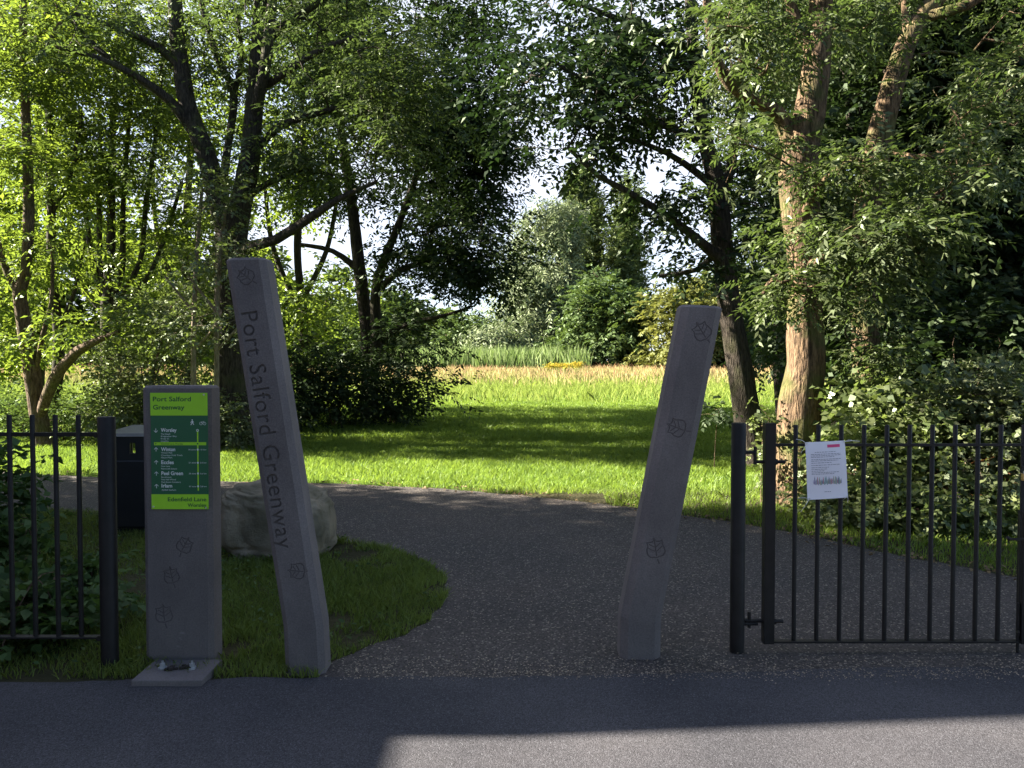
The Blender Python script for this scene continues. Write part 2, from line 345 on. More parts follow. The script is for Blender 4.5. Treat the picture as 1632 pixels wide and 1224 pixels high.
isl_edge = G2([(532, 1056), (560, 1040), (620, 1022), (668, 1000), (700, 972), (716, 946), (708, 920), (680, 896), (630, 876), (545, 862), (440, 846), (350, 836), (240, 822), (100, 815), (0, 812)]) + [(-14, 8.2), (-30, 8.4)]
def wobble(poly, amp, sub=6):
    out = []
    for i in range(len(poly) - 1):
        (x0, y0), (x1, y1) = poly[i], poly[i + 1]
        for s in range(sub):
            t = s / sub; x = x0 + (x1 - x0) * t; y = y0 + (y1 - y0) * t
            out.append((x + amp * noise.noise(Vector((x * 6, y * 6, 1))), y + amp * noise.noise(Vector((x * 6, y * 6, 9)))))
    out.append(poly[-1]); return out
far_w = wobble(far_edge, .05); isl_w = wobble(isl_edge, .035)
path_poly = far_w + [(12, 2.0), (-1.0, 2.0), (-.93, 3.6)] + isl_w
tag(sheet('path', path_poly, .004, M['path']), 'dark speckled macadam path curving away to the left behind the boulder', kind='structure')
edge = wobble([(-20, 3.75), (-2.05, 3.70), (-1.30, 3.72), (-.9, 3.74), (.2, 3.76), (1.2, 3.82), (2.0, 3.88), (2.6, 3.86), (5, 3.9), (12, 4.1)], .03, 8)
tag(sheet('pavement', edge + [(12, -12), (-20, -12)], .010, M['asphalt']), 'smooth dark asphalt footway across the entrance', kind='structure')

# ---------------------------------------------------------------- grass and small plants (uncountable)
def inside(poly, X, Y):
    c = np.zeros(len(X), bool); n = len(poly)
    for i in range(n):
        x0, y0 = poly[i]; x1, y1 = poly[(i + 1) % n]
        k = ((y0 > Y) != (y1 > Y)); xi = (x1 - x0) * (Y - y0) / (y1 - y0 + 1e-12) + x0
        c ^= k & (X < xi)
    return c
def scatter(n, x0, x1, y0, y1, keep=None):
    X = RNG.uniform(x0, x1, n); Y = RNG.uniform(y0, y1, n)
    k = np.abs(X) < .66 * Y + 2.0
    if keep is not None: k &= keep(X, Y)
    return X[k], Y[k]
def patch(X, Y, s, seed=0):
    return (np.sin(X * s + seed) * np.cos(Y * s * 1.3 + seed * 2.1) + .6 * np.sin(X * s * 2.7 + Y * s * 1.9 + seed) + .4 * np.cos(X * s * 5.1 - Y * s * 4.3 + seed * 3)) / 2
def blades(name, X, Y, h, wd, mat, label, lean=.45, hv=.5, z0=None):
    n = len(X); Z = gh(X, Y) if z0 is None else np.full(n, z0)
    a = RNG.uniform(0, 2 * np.pi, n); H = h * (1 - hv / 2 + hv * RNG.random(n)) * (1 + .35 * patch(X, Y, 3.0, 1)); W = wd * RNG.uniform(.6, 1.3, n)
    lx = RNG.normal(0, lean, n) * H; ly = RNG.normal(0, lean, n) * H
    b = np.stack([X, Y, Z - .01], 1); s = np.stack([np.cos(a), np.sin(a), a * 0], 1) * W[:, None] / 2
    mid = b + np.stack([lx * .35, ly * .35, H * .6], 1); tip = b + np.stack([lx, ly, H], 1)
    V = np.stack([b - s, b + s, mid + s * .7, tip, mid - s * .7], 1).reshape(-1, 3)
    k = np.arange(n)[:, None] * 5
    Fq = np.concatenate([k, k + 1, k + 2, k + 3, k + 4], 1)
    v = np.clip(.5 + .35 * patch(X, Y, 1.2, 4) + RNG.normal(0, .22, n), 0, 1)
    return tag(link(name, new_mesh(name, V, Fq, mat, v)), label, None, None, 'stuff')
onpath = lambda X, Y: inside(path_poly, X, Y)
paved = lambda X, Y: onpath(X, Y) | (Y < 3.78)
island = lambda X, Y: (~onpath(X, Y)) & (X < 0.2) & (X > -3.6) & (Y > 3.76) & (Y < 8.3)
X, Y = scatter(160000, -5.5, .3, 3.74, 8.6, lambda X, Y: (~onpath(X, Y)) & ((X > -2.1) | (RNG.random(len(X)) < .5)) & (patch(X, Y, 2.6, 8) > -.62 + .3 * RNG.random(len(X))))
blades('verge_grass', X, Y, .060, .006, M['grass_dk'], 'short shaded grass round the boulder and the sign')
X, Y = scatter(330000, -14, 12, 5.0, 15.5, lambda X, Y: (~onpath(X, Y)) & (Y > 5) & ((Y > 9) | (X > 1.0)))
blades('lawn_grass', X, Y, .065, .008, M['grass'], 'bright mown grass beyond the path')
X, Y = scatter(230000, -16, 18, 15, 30)
blades('lawn_grass_beyond', X, Y, .085, .016, M['grass'], 'mown grass in broken shade further back')
X, Y = scatter(260000, -50, 50, 27, 78, lambda X, Y: (RNG.random(len(X)) < np.clip((Y - 25) / 8, 0, 1)) & (RNG.random(len(X)) < np.clip(1.15 - (Y - 30) / 60 + .35 * patch(X, Y, .22, 9), .25, 1)))
blades('meadow_grass', X, Y, .34, .03, M['grass_mid'], 'tall pale green meadow grass')
X, Y = scatter(150000, -55, 55, 36, 88, lambda X, Y: (patch(X, Y, .25, 2) > -.35) & (RNG.random(len(X)) < np.clip((Y - 34) / 22, 0, 1)))
blades('dry_meadow_grass', X, Y, .5, .05, M['grass_dry'], 'straw coloured dry meadow grass', lean=.3)
X, Y = scatter(30000, -40, 45, 40, 84, lambda X, Y: (patch(X, Y, .18, 7) > -.1) & (RNG.random(len(X)) < np.clip((Y - 38) / 25, 0, 1)))
blades('seedhead_grass', X, Y, .62, .06, M['pinkgrass'], 'pinkish dry seed heads in the meadow', lean=.25)
X, Y = scatter(30000, -10, 6.5, 66, 83, lambda X, Y: (patch(X, Y, .5, 3) > -.45) & (RNG.random(len(X)) < np.clip((Y - 65) / 9, 0, 1)))
blades('reed_bed', X, Y, 1.55, .13, M['reed'], 'band of green reeds in front of the far willows', lean=.15, hv=.9)

VERGE = True
# ---------------------------------------------------------------- foliage machinery
def rand_dirs(n, up_mean, up_sd):
    a = RNG.uniform(0, 2 * np.pi, n); e = RNG.normal(up_mean, up_sd, n)
    return np.stack([np.cos(a) * np.cos(e), np.sin(a) * np.cos(e), np.sin(e)], 1)
def unit(a): return a / np.maximum(np.linalg.norm(a, axis=-1, keepdims=True), 1e-9)
def leaf_quads(B, D, Nn, L, W):
    """folded leaf blades: base B, direction D, normal Nn"""
    D = unit(D); S = unit(np.cross(D, Nn)); Nn = np.cross(S, D)
    L = L[:, None]; W = W[:, None]
    V = np.stack([B, B + D * L * .42 + S * W * .5 + Nn * W * .16, B + D * L - Nn * L * .08, B + D * L * .42 - S * W * .5 + Nn * W * .16], 1)
    return V.reshape(-1, 3)
def sprays(C, O, K, spread, Ls, m, L, W, droop=-.15, up_sd=.35, flat=.55, outw=.6, tw=.45):
    """K twiglets round each cluster centre C (outward O), m leaves on each"""
    n = len(C) * K
    c = np.repeat(C, K, 0); o = np.repeat(O, K, 0)
    g = RNG.normal(0, 1, (n, 3)); g[:, 2] *= flat
    base = c + g * spread * .5
    d = unit(rand_dirs(n, droop, up_sd) + o * outw + unit(g) * .35)
    ln = Ls * RNG.uniform(.6, 1.25, n)
    t = (np.arange(m) + .6) / m
    P = base[:, None, :] + d[:, None, :] * (t[None, :, None] * ln[:, None, None])
    P[..., 2] -= (t[None, :] ** 2) * ln[:, None] * .18
    side = unit(np.cross(d, np.array([0, 0, 1.0]) + RNG.normal(0, .25, (n, 3))))
    sg = np.where(np.arange(m) % 2 == 0, 1.0, -1.0)[None, :, None]
    D = d[:, None, :] * .65 + side[:, None, :] * sg * .9 + RNG.normal(0, .22, (n, m, 3)); D[..., 2] -= .25
    up = np.cross(side, d); up *= np.sign(up[:, 2:3] + 1e-6)
    Nn = up[:, None, :] + RNG.normal(0, tw, (n, m, 3))
    N_ = n * m; sz = RNG.uniform(.7, 1.2, (n, m)).reshape(-1)
    V = leaf_quads(P.reshape(-1, 3), D.reshape(-1, 3), Nn.reshape(-1, 3), L * sz, W * sz)
    val = np.repeat(np.clip(RNG.normal(.5, .22, n), 0, 1), m) + RNG.normal(0, .15, N_)
    return V, np.clip(val, 0, 1)
def blob_points(blobs, thin=.0, nscale=1.0):
    """blobs: (px,py,Y, rx_px, rz_px, depth_m, n) -> cluster centres and outward vectors"""
    C = []; O = []
    for (px, py, Y, rx, rz, dy, n) in blobs:
        c = np.array(at(px, py, Y)); rad = np.array([rx / F * Y, dy, rz / F * Y])
        cnt = 0; tries = 0
        while cnt < n and tries < n * 12:
            tries += 1
            u = RNG.normal(0, 1, 3); u /= np.linalg.norm(u); u *= RNG.random() ** .45
            p = c + u * rad
            if p[2] < .12 + float(gh(p[0], p[1])): continue
            if thin > 0 and noise.noise(Vector(p) * nscale) < thin - .35: continue
            C.append(p); q = u * rad; q = q / (np.linalg.norm(q) + 1e-6); O.append(q); cnt += 1
    return np.array(C), np.array(O)
def grow(nodes, nr, C, lo=.004, expo=.42, maxr=.05, sag=.10):
    """connect every cluster to the growing skeleton; returns tubes"""
    P = [Vector(p) for p in nodes]; parent = [-1] * len(P); cnt = [0] * len(P)
    A = np.array(nodes, dtype=float); n0 = len(P)
    cap = len(nodes) + len(C) * 6 + 10
    buf = np.zeros((cap, 3)); buf[:len(A)] = A; m = len(A)
    d0 = np.array([np.min(np.linalg.norm(A - c, axis=1)) for c in C]); paths = []
    for ci in np.argsort(d0):
        c = C[ci]; D = buf[:m] - c; dist = np.linalg.norm(D, axis=1) + np.maximum(0, D[:, 2]) * .8
        k = int(np.argmin(dist)); a = Vector(buf[k]); b = Vector(c); L = (b - a).length
        ns = 4 if L > .5 else 2
        idx = [k]; j = Vector(RNG.normal(0, 1, 3)) * L * .09
        for s in range(1, ns + 1):
            t = s / ns; q = a.lerp(b, t) + j * math.sin(math.pi * t) + Vector((0, 0, sag * L * math.sin(math.pi * t)))
            buf[m] = q; parent.append(idx[-1]); cnt.append(0); P.append(q); idx.append(m); m += 1
        i = idx[-1]
        while i >= 0 and i >= n0: cnt[i] += 1; i = parent[i]
        paths.append(idx)
    V = []; Fs = []; base = 0
    for idx in paths:
        pts = [P[i] for i in idx]
        rr = [min(maxr, lo * max(cnt[i], 1) ** expo) for i in idx]; rr[0] = rr[1]
        if idx[0] < n0: rr[0] = min(rr[1] * 1.2, nr[idx[0]])
        v, f = tube_geo(pts, rr, 4)
        V += v; Fs += [(a + base, b + base, c + base, d + base) for a, b, c, d in f]; base += len(v)
    return V, Fs
def make_tree(name, label, limbs, blobs, leafmat, bark, leaf, cat='tree', group=None, thin=.0, nscale=.8, twig_lo=.004, sides=12, extra=None, root=None, step=.25, maxr=.05, crown='crown', expo=.42):
    """limbs: list of [(px,py,Y,r_px)...]; leaf: dict(K,spread,Ls,m,L,W,...)"""
    T = []; nodes = []; nr = []
    V = []; Fs = []; base = 0
    for li, lb in enumerate(limbs):
        P = [(at(px, py, Y), r / F * Y) for px, py, Y, r in lb]
        S = crom(P, step)
        if li == 0:
            z = float(gh(S[0][0].x, S[0][0].y)); b0 = S[0][0].copy(); b0.z = z - .1
            if S[0][0].z > z + .05: S = [(b0, S[0][1] * 1.15)] + S
            rootp = Vector((b0.x, b0.y, z))
            S[0] = (S[0][0], S[0][1] * 1.25)
        n = sides if li == 0 or S[0][1] > .06 else 8
        v, f = tube_geo([s[0] for s in S], [max(s[1], .004) for s in S], n, .10)
        V += v; Fs += [tuple(i + base for i in q) for q in f]; base += len(v)
        lo_ = len(S) // 3 if li == 0 else 0
        for s in S[lo_:]: nodes.append(s[0][:]); nr.append(s[1])
    root = thing(name, label, cat, rootp, group)
    C, O = blob_points(blobs, thin, nscale)
    tv, tf = grow(nodes, nr, C, lo=twig_lo, maxr=maxr, expo=expo)
    Fs += [tuple(i + base for i in q) for q in tf]
    link('trunk', new_mesh('trunk', V + tv, Fs, bark, smooth=True), root)
    lv, val = sprays(C, O, **leaf)
    q = np.arange(len(lv)).reshape(-1, 4)
    link(crown, new_mesh(crown, lv, q, leafmat, val), root)
    T.append(len(q)); print(name, 'leaves', len(q), 'clusters', len(C))
    return root
ASH = dict(K=8, spread=.34, Ls=.27, m=10, L=.085, W=.030, flat=.4, tw=.4, droop=-.2, up_sd=.35)
MID = dict(K=8, spread=.62, Ls=.42, m=9, L=.13, W=.05, droop=-.12, up_sd=.3, flat=.38, tw=.38)
CHERRY = dict(K=5, spread=.42, Ls=.34, m=7, L=.12, W=.056, droop=-.25, up_sd=.35, tw=.6)
BUSH = dict(K=7, spread=.34, Ls=.30, m=9, L=.075, W=.042, droop=.1, up_sd=.45, tw=.5)

# ================================================================= TREES
exec_trees = True
# --- big forked tree on the left
BA = 14.4
make_tree('forked_tree', 'large dark tree forking into several leaders behind the left leaning bollard',
    [[(376, 708, BA, 34), (370, 640, BA, 27), (366, 560, BA, 24), (366, 480, BA, 24), (368, 420, BA, 25), (368, 375, BA, 25)],
     [(366, 385, BA, 20), (348, 320, BA, 17), (326, 240, BA, 15), (302, 180, BA, 14), (288, 105, BA, 12), (279, 10, BA, 11), (272, -120, BA, 8)],
     [(370, 385, BA, 22), (384, 320, BA, 18), (398, 250, BA, 16), (405, 160, BA, 14), (412, 60, BA, 11), (416, -10, BA, 10), (425, -130, BA, 7)],
     [(404, 190, BA, 9), (420, 120, BA - .4, 9), (430, 40, BA - .5, 8), (440, -60, BA - .6, 6)],
     [(372, 410, BA, 14), (402, 392, BA - .3, 9), (440, 382, BA - .5, 8), (490, 350, BA - .8, 7), (542, 316, BA - 1, 5), (600, 290, BA - 1, 3)],
     [(304, 205, BA, 9), (268, 158, BA - .3, 7), (215, 120, BA - .6, 5), (150, 90, BA - .8, 4), (90, 75, BA - .9, 3)],
     [(306, 195, BA, 8), (258, 150, BA, 7), (175, 95, BA + .3, 5), (100, 20, BA + .5, 4), (60, -40, BA + .5, 3)],
     [(288, 108, BA, 7), (252, 75, BA, 6), (195, 48, BA, 4), (120, 22, BA, 3)],
     [(350, 330, BA, 8), (362, 240, BA + .4, 6), (372, 150, BA + .6, 6), (345, 90, BA + .7, 5), (322, 10, BA + .8, 4), (300, -90, BA + .8, 3)],
     [(372, 150, BA + .6, 5), (385, 95, BA + .6, 4), (378, 20, BA + .6, 3)],
     [(398, 250, BA, 8), (440, 205, BA, 6), (500, 182, BA - .2, 5), (570, 165, BA - .4, 3)],
     [(406, 150, BA, 8), (448, 120, BA - .4, 6), (510, 80, BA - .6, 5), (590, 50, BA - .8, 3)],
     [(412, 75, BA, 7), (455, 40, BA, 6), (530, -10, BA, 4)],
     [(384, 320, BA, 6), (430, 290, BA, 5), (480, 270, BA, 4), (530, 280, BA, 3)]],
    [(290, -30, BA, 260, 100, 2.2, 80), (180, 110, BA, 170, 80, 1.6, 34), (510, 30, BA - .5, 160, 140, 2.4, 170), (650, 150, BA - .4, 100, 130, 1.6, 90), (470, 210, BA - .6, 80, 50, 1.2, 26), (380, 60, BA + .8, 60, 110, 1.2, 30),
     (560, 230, BA - .6, 130, 110, 1.8, 70), (250, 230, BA - .2, 120, 80, 1.6, 12), (340, 110, BA + .8, 80, 130, 1.2, 16), (450, -190, BA, 330, 80, 2.5, 60)],
    M['leaf_ash'], M['bark_dark'], dict(MID, L=.11, W=.042, K=7), thin=.42, nscale=.9)
# --- dark double trunk tree
BT = 20.5
make_tree('double_trunk_tree', 'dark spreading tree with a double trunk left of the sunlit gap',
    [[(590, 674, BT, 15), (587, 600, BT, 12), (584, 520, BT, 11), (574, 440, BT, 10), (566, 370, BT, 9), (556, 290, BT, 8), (540, 180, BT, 6), (530, 60, BT, 5)],
     [(590, 640, BT - .1, 9), (600, 540, BT - .4, 9), (598, 470, BT - .5, 8), (610, 420, BT - .6, 7), (628, 375, BT - .7, 6), (660, 290, BT - 1, 5), (690, 180, BT - 1, 4)],
     [(606, 460, BT - .5, 6), (640, 430, BT - .8, 5), (690, 415, BT - 1, 4), (740, 400, BT - 1, 2)],
     [(590, 560, BT, 6), (640, 520, BT - .6, 5), (700, 505, BT - 1, 3), (750, 490, BT - 1, 2)],
     [(572, 430, BT, 6), (530, 400, BT, 4), (480, 390, BT, 3)]],
    [(600, -60, BT, 220, 150, 3.2, 110), (640, 110, BT, 175, 130, 3, 190), (670, 250, BT, 140, 100, 3, 120), (710, 350, BT - .5, 90, 80, 2.4, 76),
     (560, 300, BT, 90, 40, 2, 16), (700, 440, BT - .6, 95, 40, 2, 44), (640, 550, BT - .6, 52, 46, 1.6, 30), (648, 625, BT - 1, 34, 22, 1.2, 16), (765, 180, BT - .8, 60, 170, 1.6, 110), (780, 430, BT - .8, 60, 40, 1.3, 26), (560, 90, BT - 1, 120, 130, 2, 110)],
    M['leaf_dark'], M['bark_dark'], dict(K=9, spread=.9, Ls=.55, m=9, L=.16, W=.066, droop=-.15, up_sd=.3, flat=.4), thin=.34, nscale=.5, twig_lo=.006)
# --- slender left trees
BC = 14.0
make_tree('leaning_tree', 'slim pale-barked tree leaning left behind the railings with a low side limb',
    [[(70, 712, BC, 16), (60, 655, BC, 13), (48, 578, BC, 12), (37, 509, BC, 11), (31, 463, BC, 10), (40, 440, BC, 8), (44, 398, BC, 8), (46, 333, BC, 8), (43, 220, BC, 7), (38, 103, BC, 6), (37, 0, BC, 5), (35, -110, BC, 4)],
     [(31, 466, BC, 8), (16, 445, BC, 6), (2, 410, BC, 5), (-14, 340, BC, 4)],
     [(62, 668, BC, 8), (80, 618, BC - .3, 9), (98, 586, BC - .5, 9), (121, 561, BC - .6, 8), (157, 542, BC - .8, 5), (190, 528, BC - .9, 3)],
     [(56, 600, BC, 4), (68, 535, BC - .2, 4), (82, 480, BC - .3, 3), (84, 400, BC - .4, 3)],
     [(42, 130, BC, 4), (70, 80, BC, 3), (100, 30, BC, 3)], [(40, 110, BC, 4), (14, 50, BC, 3), (-10, 0, BC, 3)]],
    [(40, 20, BC, 110, 110, 1.6, 70), (20, 200, BC, 80, 90, 1.4, 50), (10, 370, BC, 60, 90, 1.2, 22), (90, 330, BC, 50, 90, 1.1, 16), (20, 530, BC - .2, 60, 30, 1.0, 9), (140, 515, BC - .8, 50, 22, .8, 8)],
    M['leaf_yel'], M['bark_brown'], MID, thin=.3)
BD = 16.0
make_tree('slender_tree', 'slender straight tree just right of the leaning tree at the left edge',
    [[(78, 690, BD, 9), (84, 640, BD, 9), (92, 594, BD, 9), (93, 529, BD, 8), (87, 480, BD, 7), (82, 414, BD, 7), (82, 333, BD, 6), (80, 268, BD, 6), (77, 100, BD, 4), (73, 0, BD, 4), (70, -90, BD, 3)],
     [(92, 530, BD, 4), (120, 460, BD, 3), (135, 380, BD, 2.5)], [(82, 340, BD, 4), (112, 280, BD, 3), (130, 180, BD, 3)]],
    [(95, 60, BD, 100, 130, 1.6, 80), (110, 240, BD, 80, 90, 1.5, 60), (100, 420, BD, 60, 60, 1.3, 24)],
    M['leaf_yel'], M['bark_dark'], MID, thin=.3)
BE = 17.5
make_tree('coppiced_tree', 'many-stemmed tree fanning upwards from one stool behind the litter bin',
    [[(172, 700, BE, 14), (172, 560, BE, 12), (172, 480, BE, 11), (176, 440, BE, 7), (178, 300, BE, 6), (180, 200, BE, 5), (186, 100, BE, 4), (190, -40, BE, 3)],
     [(168, 480, BE, 7), (148, 420, BE, 5), (135, 330, BE, 4), (122, 240, BE, 3), (110, 120, BE, 3)],
     [(170, 480, BE, 6), (160, 420, BE, 4), (158, 330, BE, 4), (160, 200, BE, 3)],
     [(174, 480, BE, 6), (194, 430, BE, 5), (196, 330, BE, 4), (205, 200, BE, 3), (215, 80, BE, 3)],
     [(176, 490, BE, 6), (222, 420, BE, 4), (232, 330, BE, 4), (250, 200, BE, 3), (262, 60, BE, 3)],
     [(176, 500, BE, 5), (230, 450, BE, 4), (262, 380, BE, 3), (290, 290, BE, 3)],
     [(168, 500, BE, 5), (130, 460, BE, 3), (100, 400, BE, 3)]],
    [(190, 60, BE, 150, 130, 2, 120), (200, 210, BE, 130, 90, 2, 100), (150, 330, BE, 80, 60, 1.5, 26), (270, 360, BE, 70, 90, 1.5, 30)],
    M['leaf_yel'], M['bark_dark'], MID, thin=.3)
# more yellow-lit trees that fill the left background
for i, (px, Y, top, rx, lab) in enumerate([
        (480, 24, 130, 120, 'yellow-green backlit tree behind the double trunk tree'),
        (300, 22.5, 60, 130, 'bright backlit tree seen between the leaders of the forked tree'),
        (60, 22, 40, 130, 'bright backlit tree behind the slim trees at the left edge'),
        (-60, 19, -20, 110, 'leafy tree cut by the left edge of the picture')]):
    make_tree('woodland_tree', lab,
        [[(px, 575 + 1.5 * F / Y, Y, 8), (px + 4, 520, Y, 7), (px - 6, 400, Y, 6), (px + 3, 250, Y, 5), (px, top, Y, 3)],
         [(px, 480, Y, 5), (px + 40, 400, Y, 4), (px + 60, 300, Y, 3)], [(px, 500, Y, 5), (px - 46, 390, Y, 4), (px - 60, 260, Y, 2)]],
        [(px, top + 60, Y, rx, 110, 2.6, 44), (px, 270, Y, rx, 120, 2.6, 44), (px, 430, Y, rx * .9, 90, 2.4, 34), (px, 540, Y, rx * .8, 45, 2, 24)],
        M['leaf_yel'], M['bark_dark'], dict(K=8, spread=.95, Ls=.65, m=8, L=.20, W=.09, droop=-.1, up_sd=.3, flat=.4), thin=.42, nscale=.5, group='backlit trees of the wood', twig_lo=.006)
# --- saplings and bushes, left
def bush(name, label, blobs, mat, leaf, base, group=None, bark=None, thin=.1, cat='shrub', stems=5, crown='foliage', sr=.022):
    b = gnd(*base) if len(base) == 2 else Vector(base)
    root = thing(name, label, cat, b, group)
    C, O = blob_points(blobs, thin, 1.2)
    nodes = []; nr = []; V = []; Fs = []; k = 0
    cen = C.mean(0)
    for s in range(stems):
        t = C[RNG.integers(len(C))]; st = Vector((b.x + RNG.normal(0, .12), b.y + RNG.normal(0, .12), b.z - .05))
        pts = [st.lerp(Vector(t), u) + Vector((0, 0, .25 * math.sin(math.pi * u))) for u in np.linspace(0, .85, 7)]
        v, f = tube_geo(pts, list(np.linspace(sr, sr * .36, 7)), 6); V += v; Fs += [tuple(i + k for i in q) for q in f]; k += len(v)
        nodes += [p[:] for p in pts[1:]]; nr += [.02] * 6
    tv, tf = grow(nodes, nr, C, lo=.0028, maxr=.015)
    Fs += [tuple(i + k for i in q) for q in tf]; V += tv
    link('stems', new_mesh('stems', V, Fs, bark or M['bark_brown'], smooth=True), root)
    lv, val = sprays(C, O, **leaf)
    link(crown, new_mesh(crown, lv, np.arange(len(lv)).reshape(-1, 4), mat, val), root)
    print(name, 'leaves', len(lv) // 4)
    return root
bush('sunlit_shrub', 'tall sunlit shrub with glossy pale leaves behind the green sign', [(245, 560, 14.6, 85, 105, 1.0, 110), (215, 640, 14.3, 75, 50, .9, 70), (320, 510, 14.8, 60, 70, .8, 34)], M['leaf_bush'], BUSH, (-6.8, 14.6, 0), stems=8)
bush('sunlit_shrub', 'low sunlit shrub between the sign and the left leaning bollard', [(370, 668, 13.9, 46, 36, .6, 40), (320, 660, 14.0, 40, 40, .6, 26)], M['leaf_bush'], BUSH, (-4.9, 13.9, 0))
bush('sunlit_shrub', 'loose sunlit shrub rising above the litter bin', [(170, 600, 14.6, 36, 70, .7, 34), (170, 660, 14.4, 46, 34, .6, 34)], M['leaf_bush'], BUSH, (-7.4, 14.5, 0))
for px, py0, lab in ((308, 300, 'thin straight sapling rising above the top left corner of the green sign'), (345, 330, 'thin pale sapling between the sign and the left leaning bollard')):
    make_tree('sapling', lab, [[(px + 2, 712, 13.4, 5), (px, 600, 13.4, 4.5), (px + 3, 450, 13.4, 3.5), (px + 14, py0, 13.4, 2.5)], [(px, 560, 13.4, 2.5), (px + 45, 510, 13.3, 2)], [(px + 2, 500, 13.4, 2.5), (px - 45, 440, 13.3, 2)]],
        [(px + 15, 310, 13.3, 60, 36, .9, 13), (px + 20, 410, 13.3, 75, 36, .8, 16), (px, 520, 13.3, 70, 30, .7, 8)], M['leaf_bush'], M['bark_pale'], BUSH, cat='sapling', group='saplings behind the sign', sides=8)
DK = dict(K=8, spread=.60, Ls=.4, m=8, L=.12, W=.06, droop=.0, up_sd=.45)
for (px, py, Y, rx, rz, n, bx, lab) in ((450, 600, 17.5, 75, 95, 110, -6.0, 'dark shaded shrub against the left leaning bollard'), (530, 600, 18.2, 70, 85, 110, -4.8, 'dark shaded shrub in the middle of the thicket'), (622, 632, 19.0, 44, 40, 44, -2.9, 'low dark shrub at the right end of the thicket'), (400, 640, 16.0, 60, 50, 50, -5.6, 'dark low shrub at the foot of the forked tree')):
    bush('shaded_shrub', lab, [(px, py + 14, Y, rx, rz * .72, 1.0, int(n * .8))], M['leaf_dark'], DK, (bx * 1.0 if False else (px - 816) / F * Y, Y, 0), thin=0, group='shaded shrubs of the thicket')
for (px, py, Y, rx, rz, n, lab) in ((40, 665, 15.5, 80, 30, 60, 'low scrub beneath the leaning tree at the left edge'), (120, 670, 15.0, 60, 34, 50, 'low scrub between the slim trees and the litter bin')):
    bush('low_scrub', lab, [(px, py, Y, rx, rz, .8, n)], M['leaf_far'], dict(K=8, spread=.5, Ls=.35, m=7, L=.10, W=.04, droop=.4, up_sd=.5), ((px - 816) / F * Y, Y, 0), thin=0, group='low scrub under the left trees')

# --- right side: dark cherry-like tree
BI = 11.5
make_tree('overhanging_tree', 'dark tree with a long limb reaching left over the sunlit gap',
    [[(1212, 745, BI, 26), (1196, 690, BI, 23), (1182, 600, BI, 20), (1164, 500, BI, 18), (1156, 430, BI, 17), (1150, 380, BI, 17), (1143, 300, BI, 15), (1118, 200, BI, 12), (1106, 100, BI, 10), (1100, 0, BI, 9), (1095, -120, BI, 7)],
     [(1155, 420, BI, 11), (1100, 372, BI - .3, 7), (1050, 336, BI - .5, 6), (1000, 305, BI - .7, 5), (955, 282, BI - .8, 4), (905, 235, BI - .9, 3)],
     [(1125, 230, BI, 7), (1060, 200, BI - .4, 6), (1005, 190, BI - .6, 5), (955, 148, BI - .8, 4), (880, 95, BI - 1, 3)],
     [(1142, 300, BI, 7), (1090, 260, BI, 5), (1030, 230, BI, 4), (940, 215, BI, 3)],
     [(1106, 120, BI, 7), (1050, 60, BI, 5), (960, 20, BI, 4), (870, -10, BI, 3)],
     [(1150, 330, BI, 8), (1176, 200, BI + .3, 7), (1185, 60, BI + .4, 6), (1200, -60, BI + .4, 5)],
     [(1150, 400, BI, 5), (1110, 430, BI, 4), (1050, 440, BI, 3)]],
    [(960, 20, BI - .4, 170, 90, 2.2, 110), (890, 140, BI - .6, 115, 70, 1.7, 70), (1010, 190, BI - .6, 110, 80, 1.6, 56), (890, 235, BI - .8, 80, 36, 1.2, 18),
     (1085, 320, BI - .3, 70, 60, 1.4, 24), (1100, 110, BI, 110, 120, 2, 54), (1115, 425, BI, 56, 24, 1, 13), (1030, 300, BI - .6, 70, 40, 1.0, 9), (1000, -110, BI, 260, 80, 2.4, 50), (1215, 330, BI + .4, 60, 130, 1.6, 46)],
    M['leaf_cherry'], M['bark_dark'], CHERRY, thin=.36, nscale=1.1)
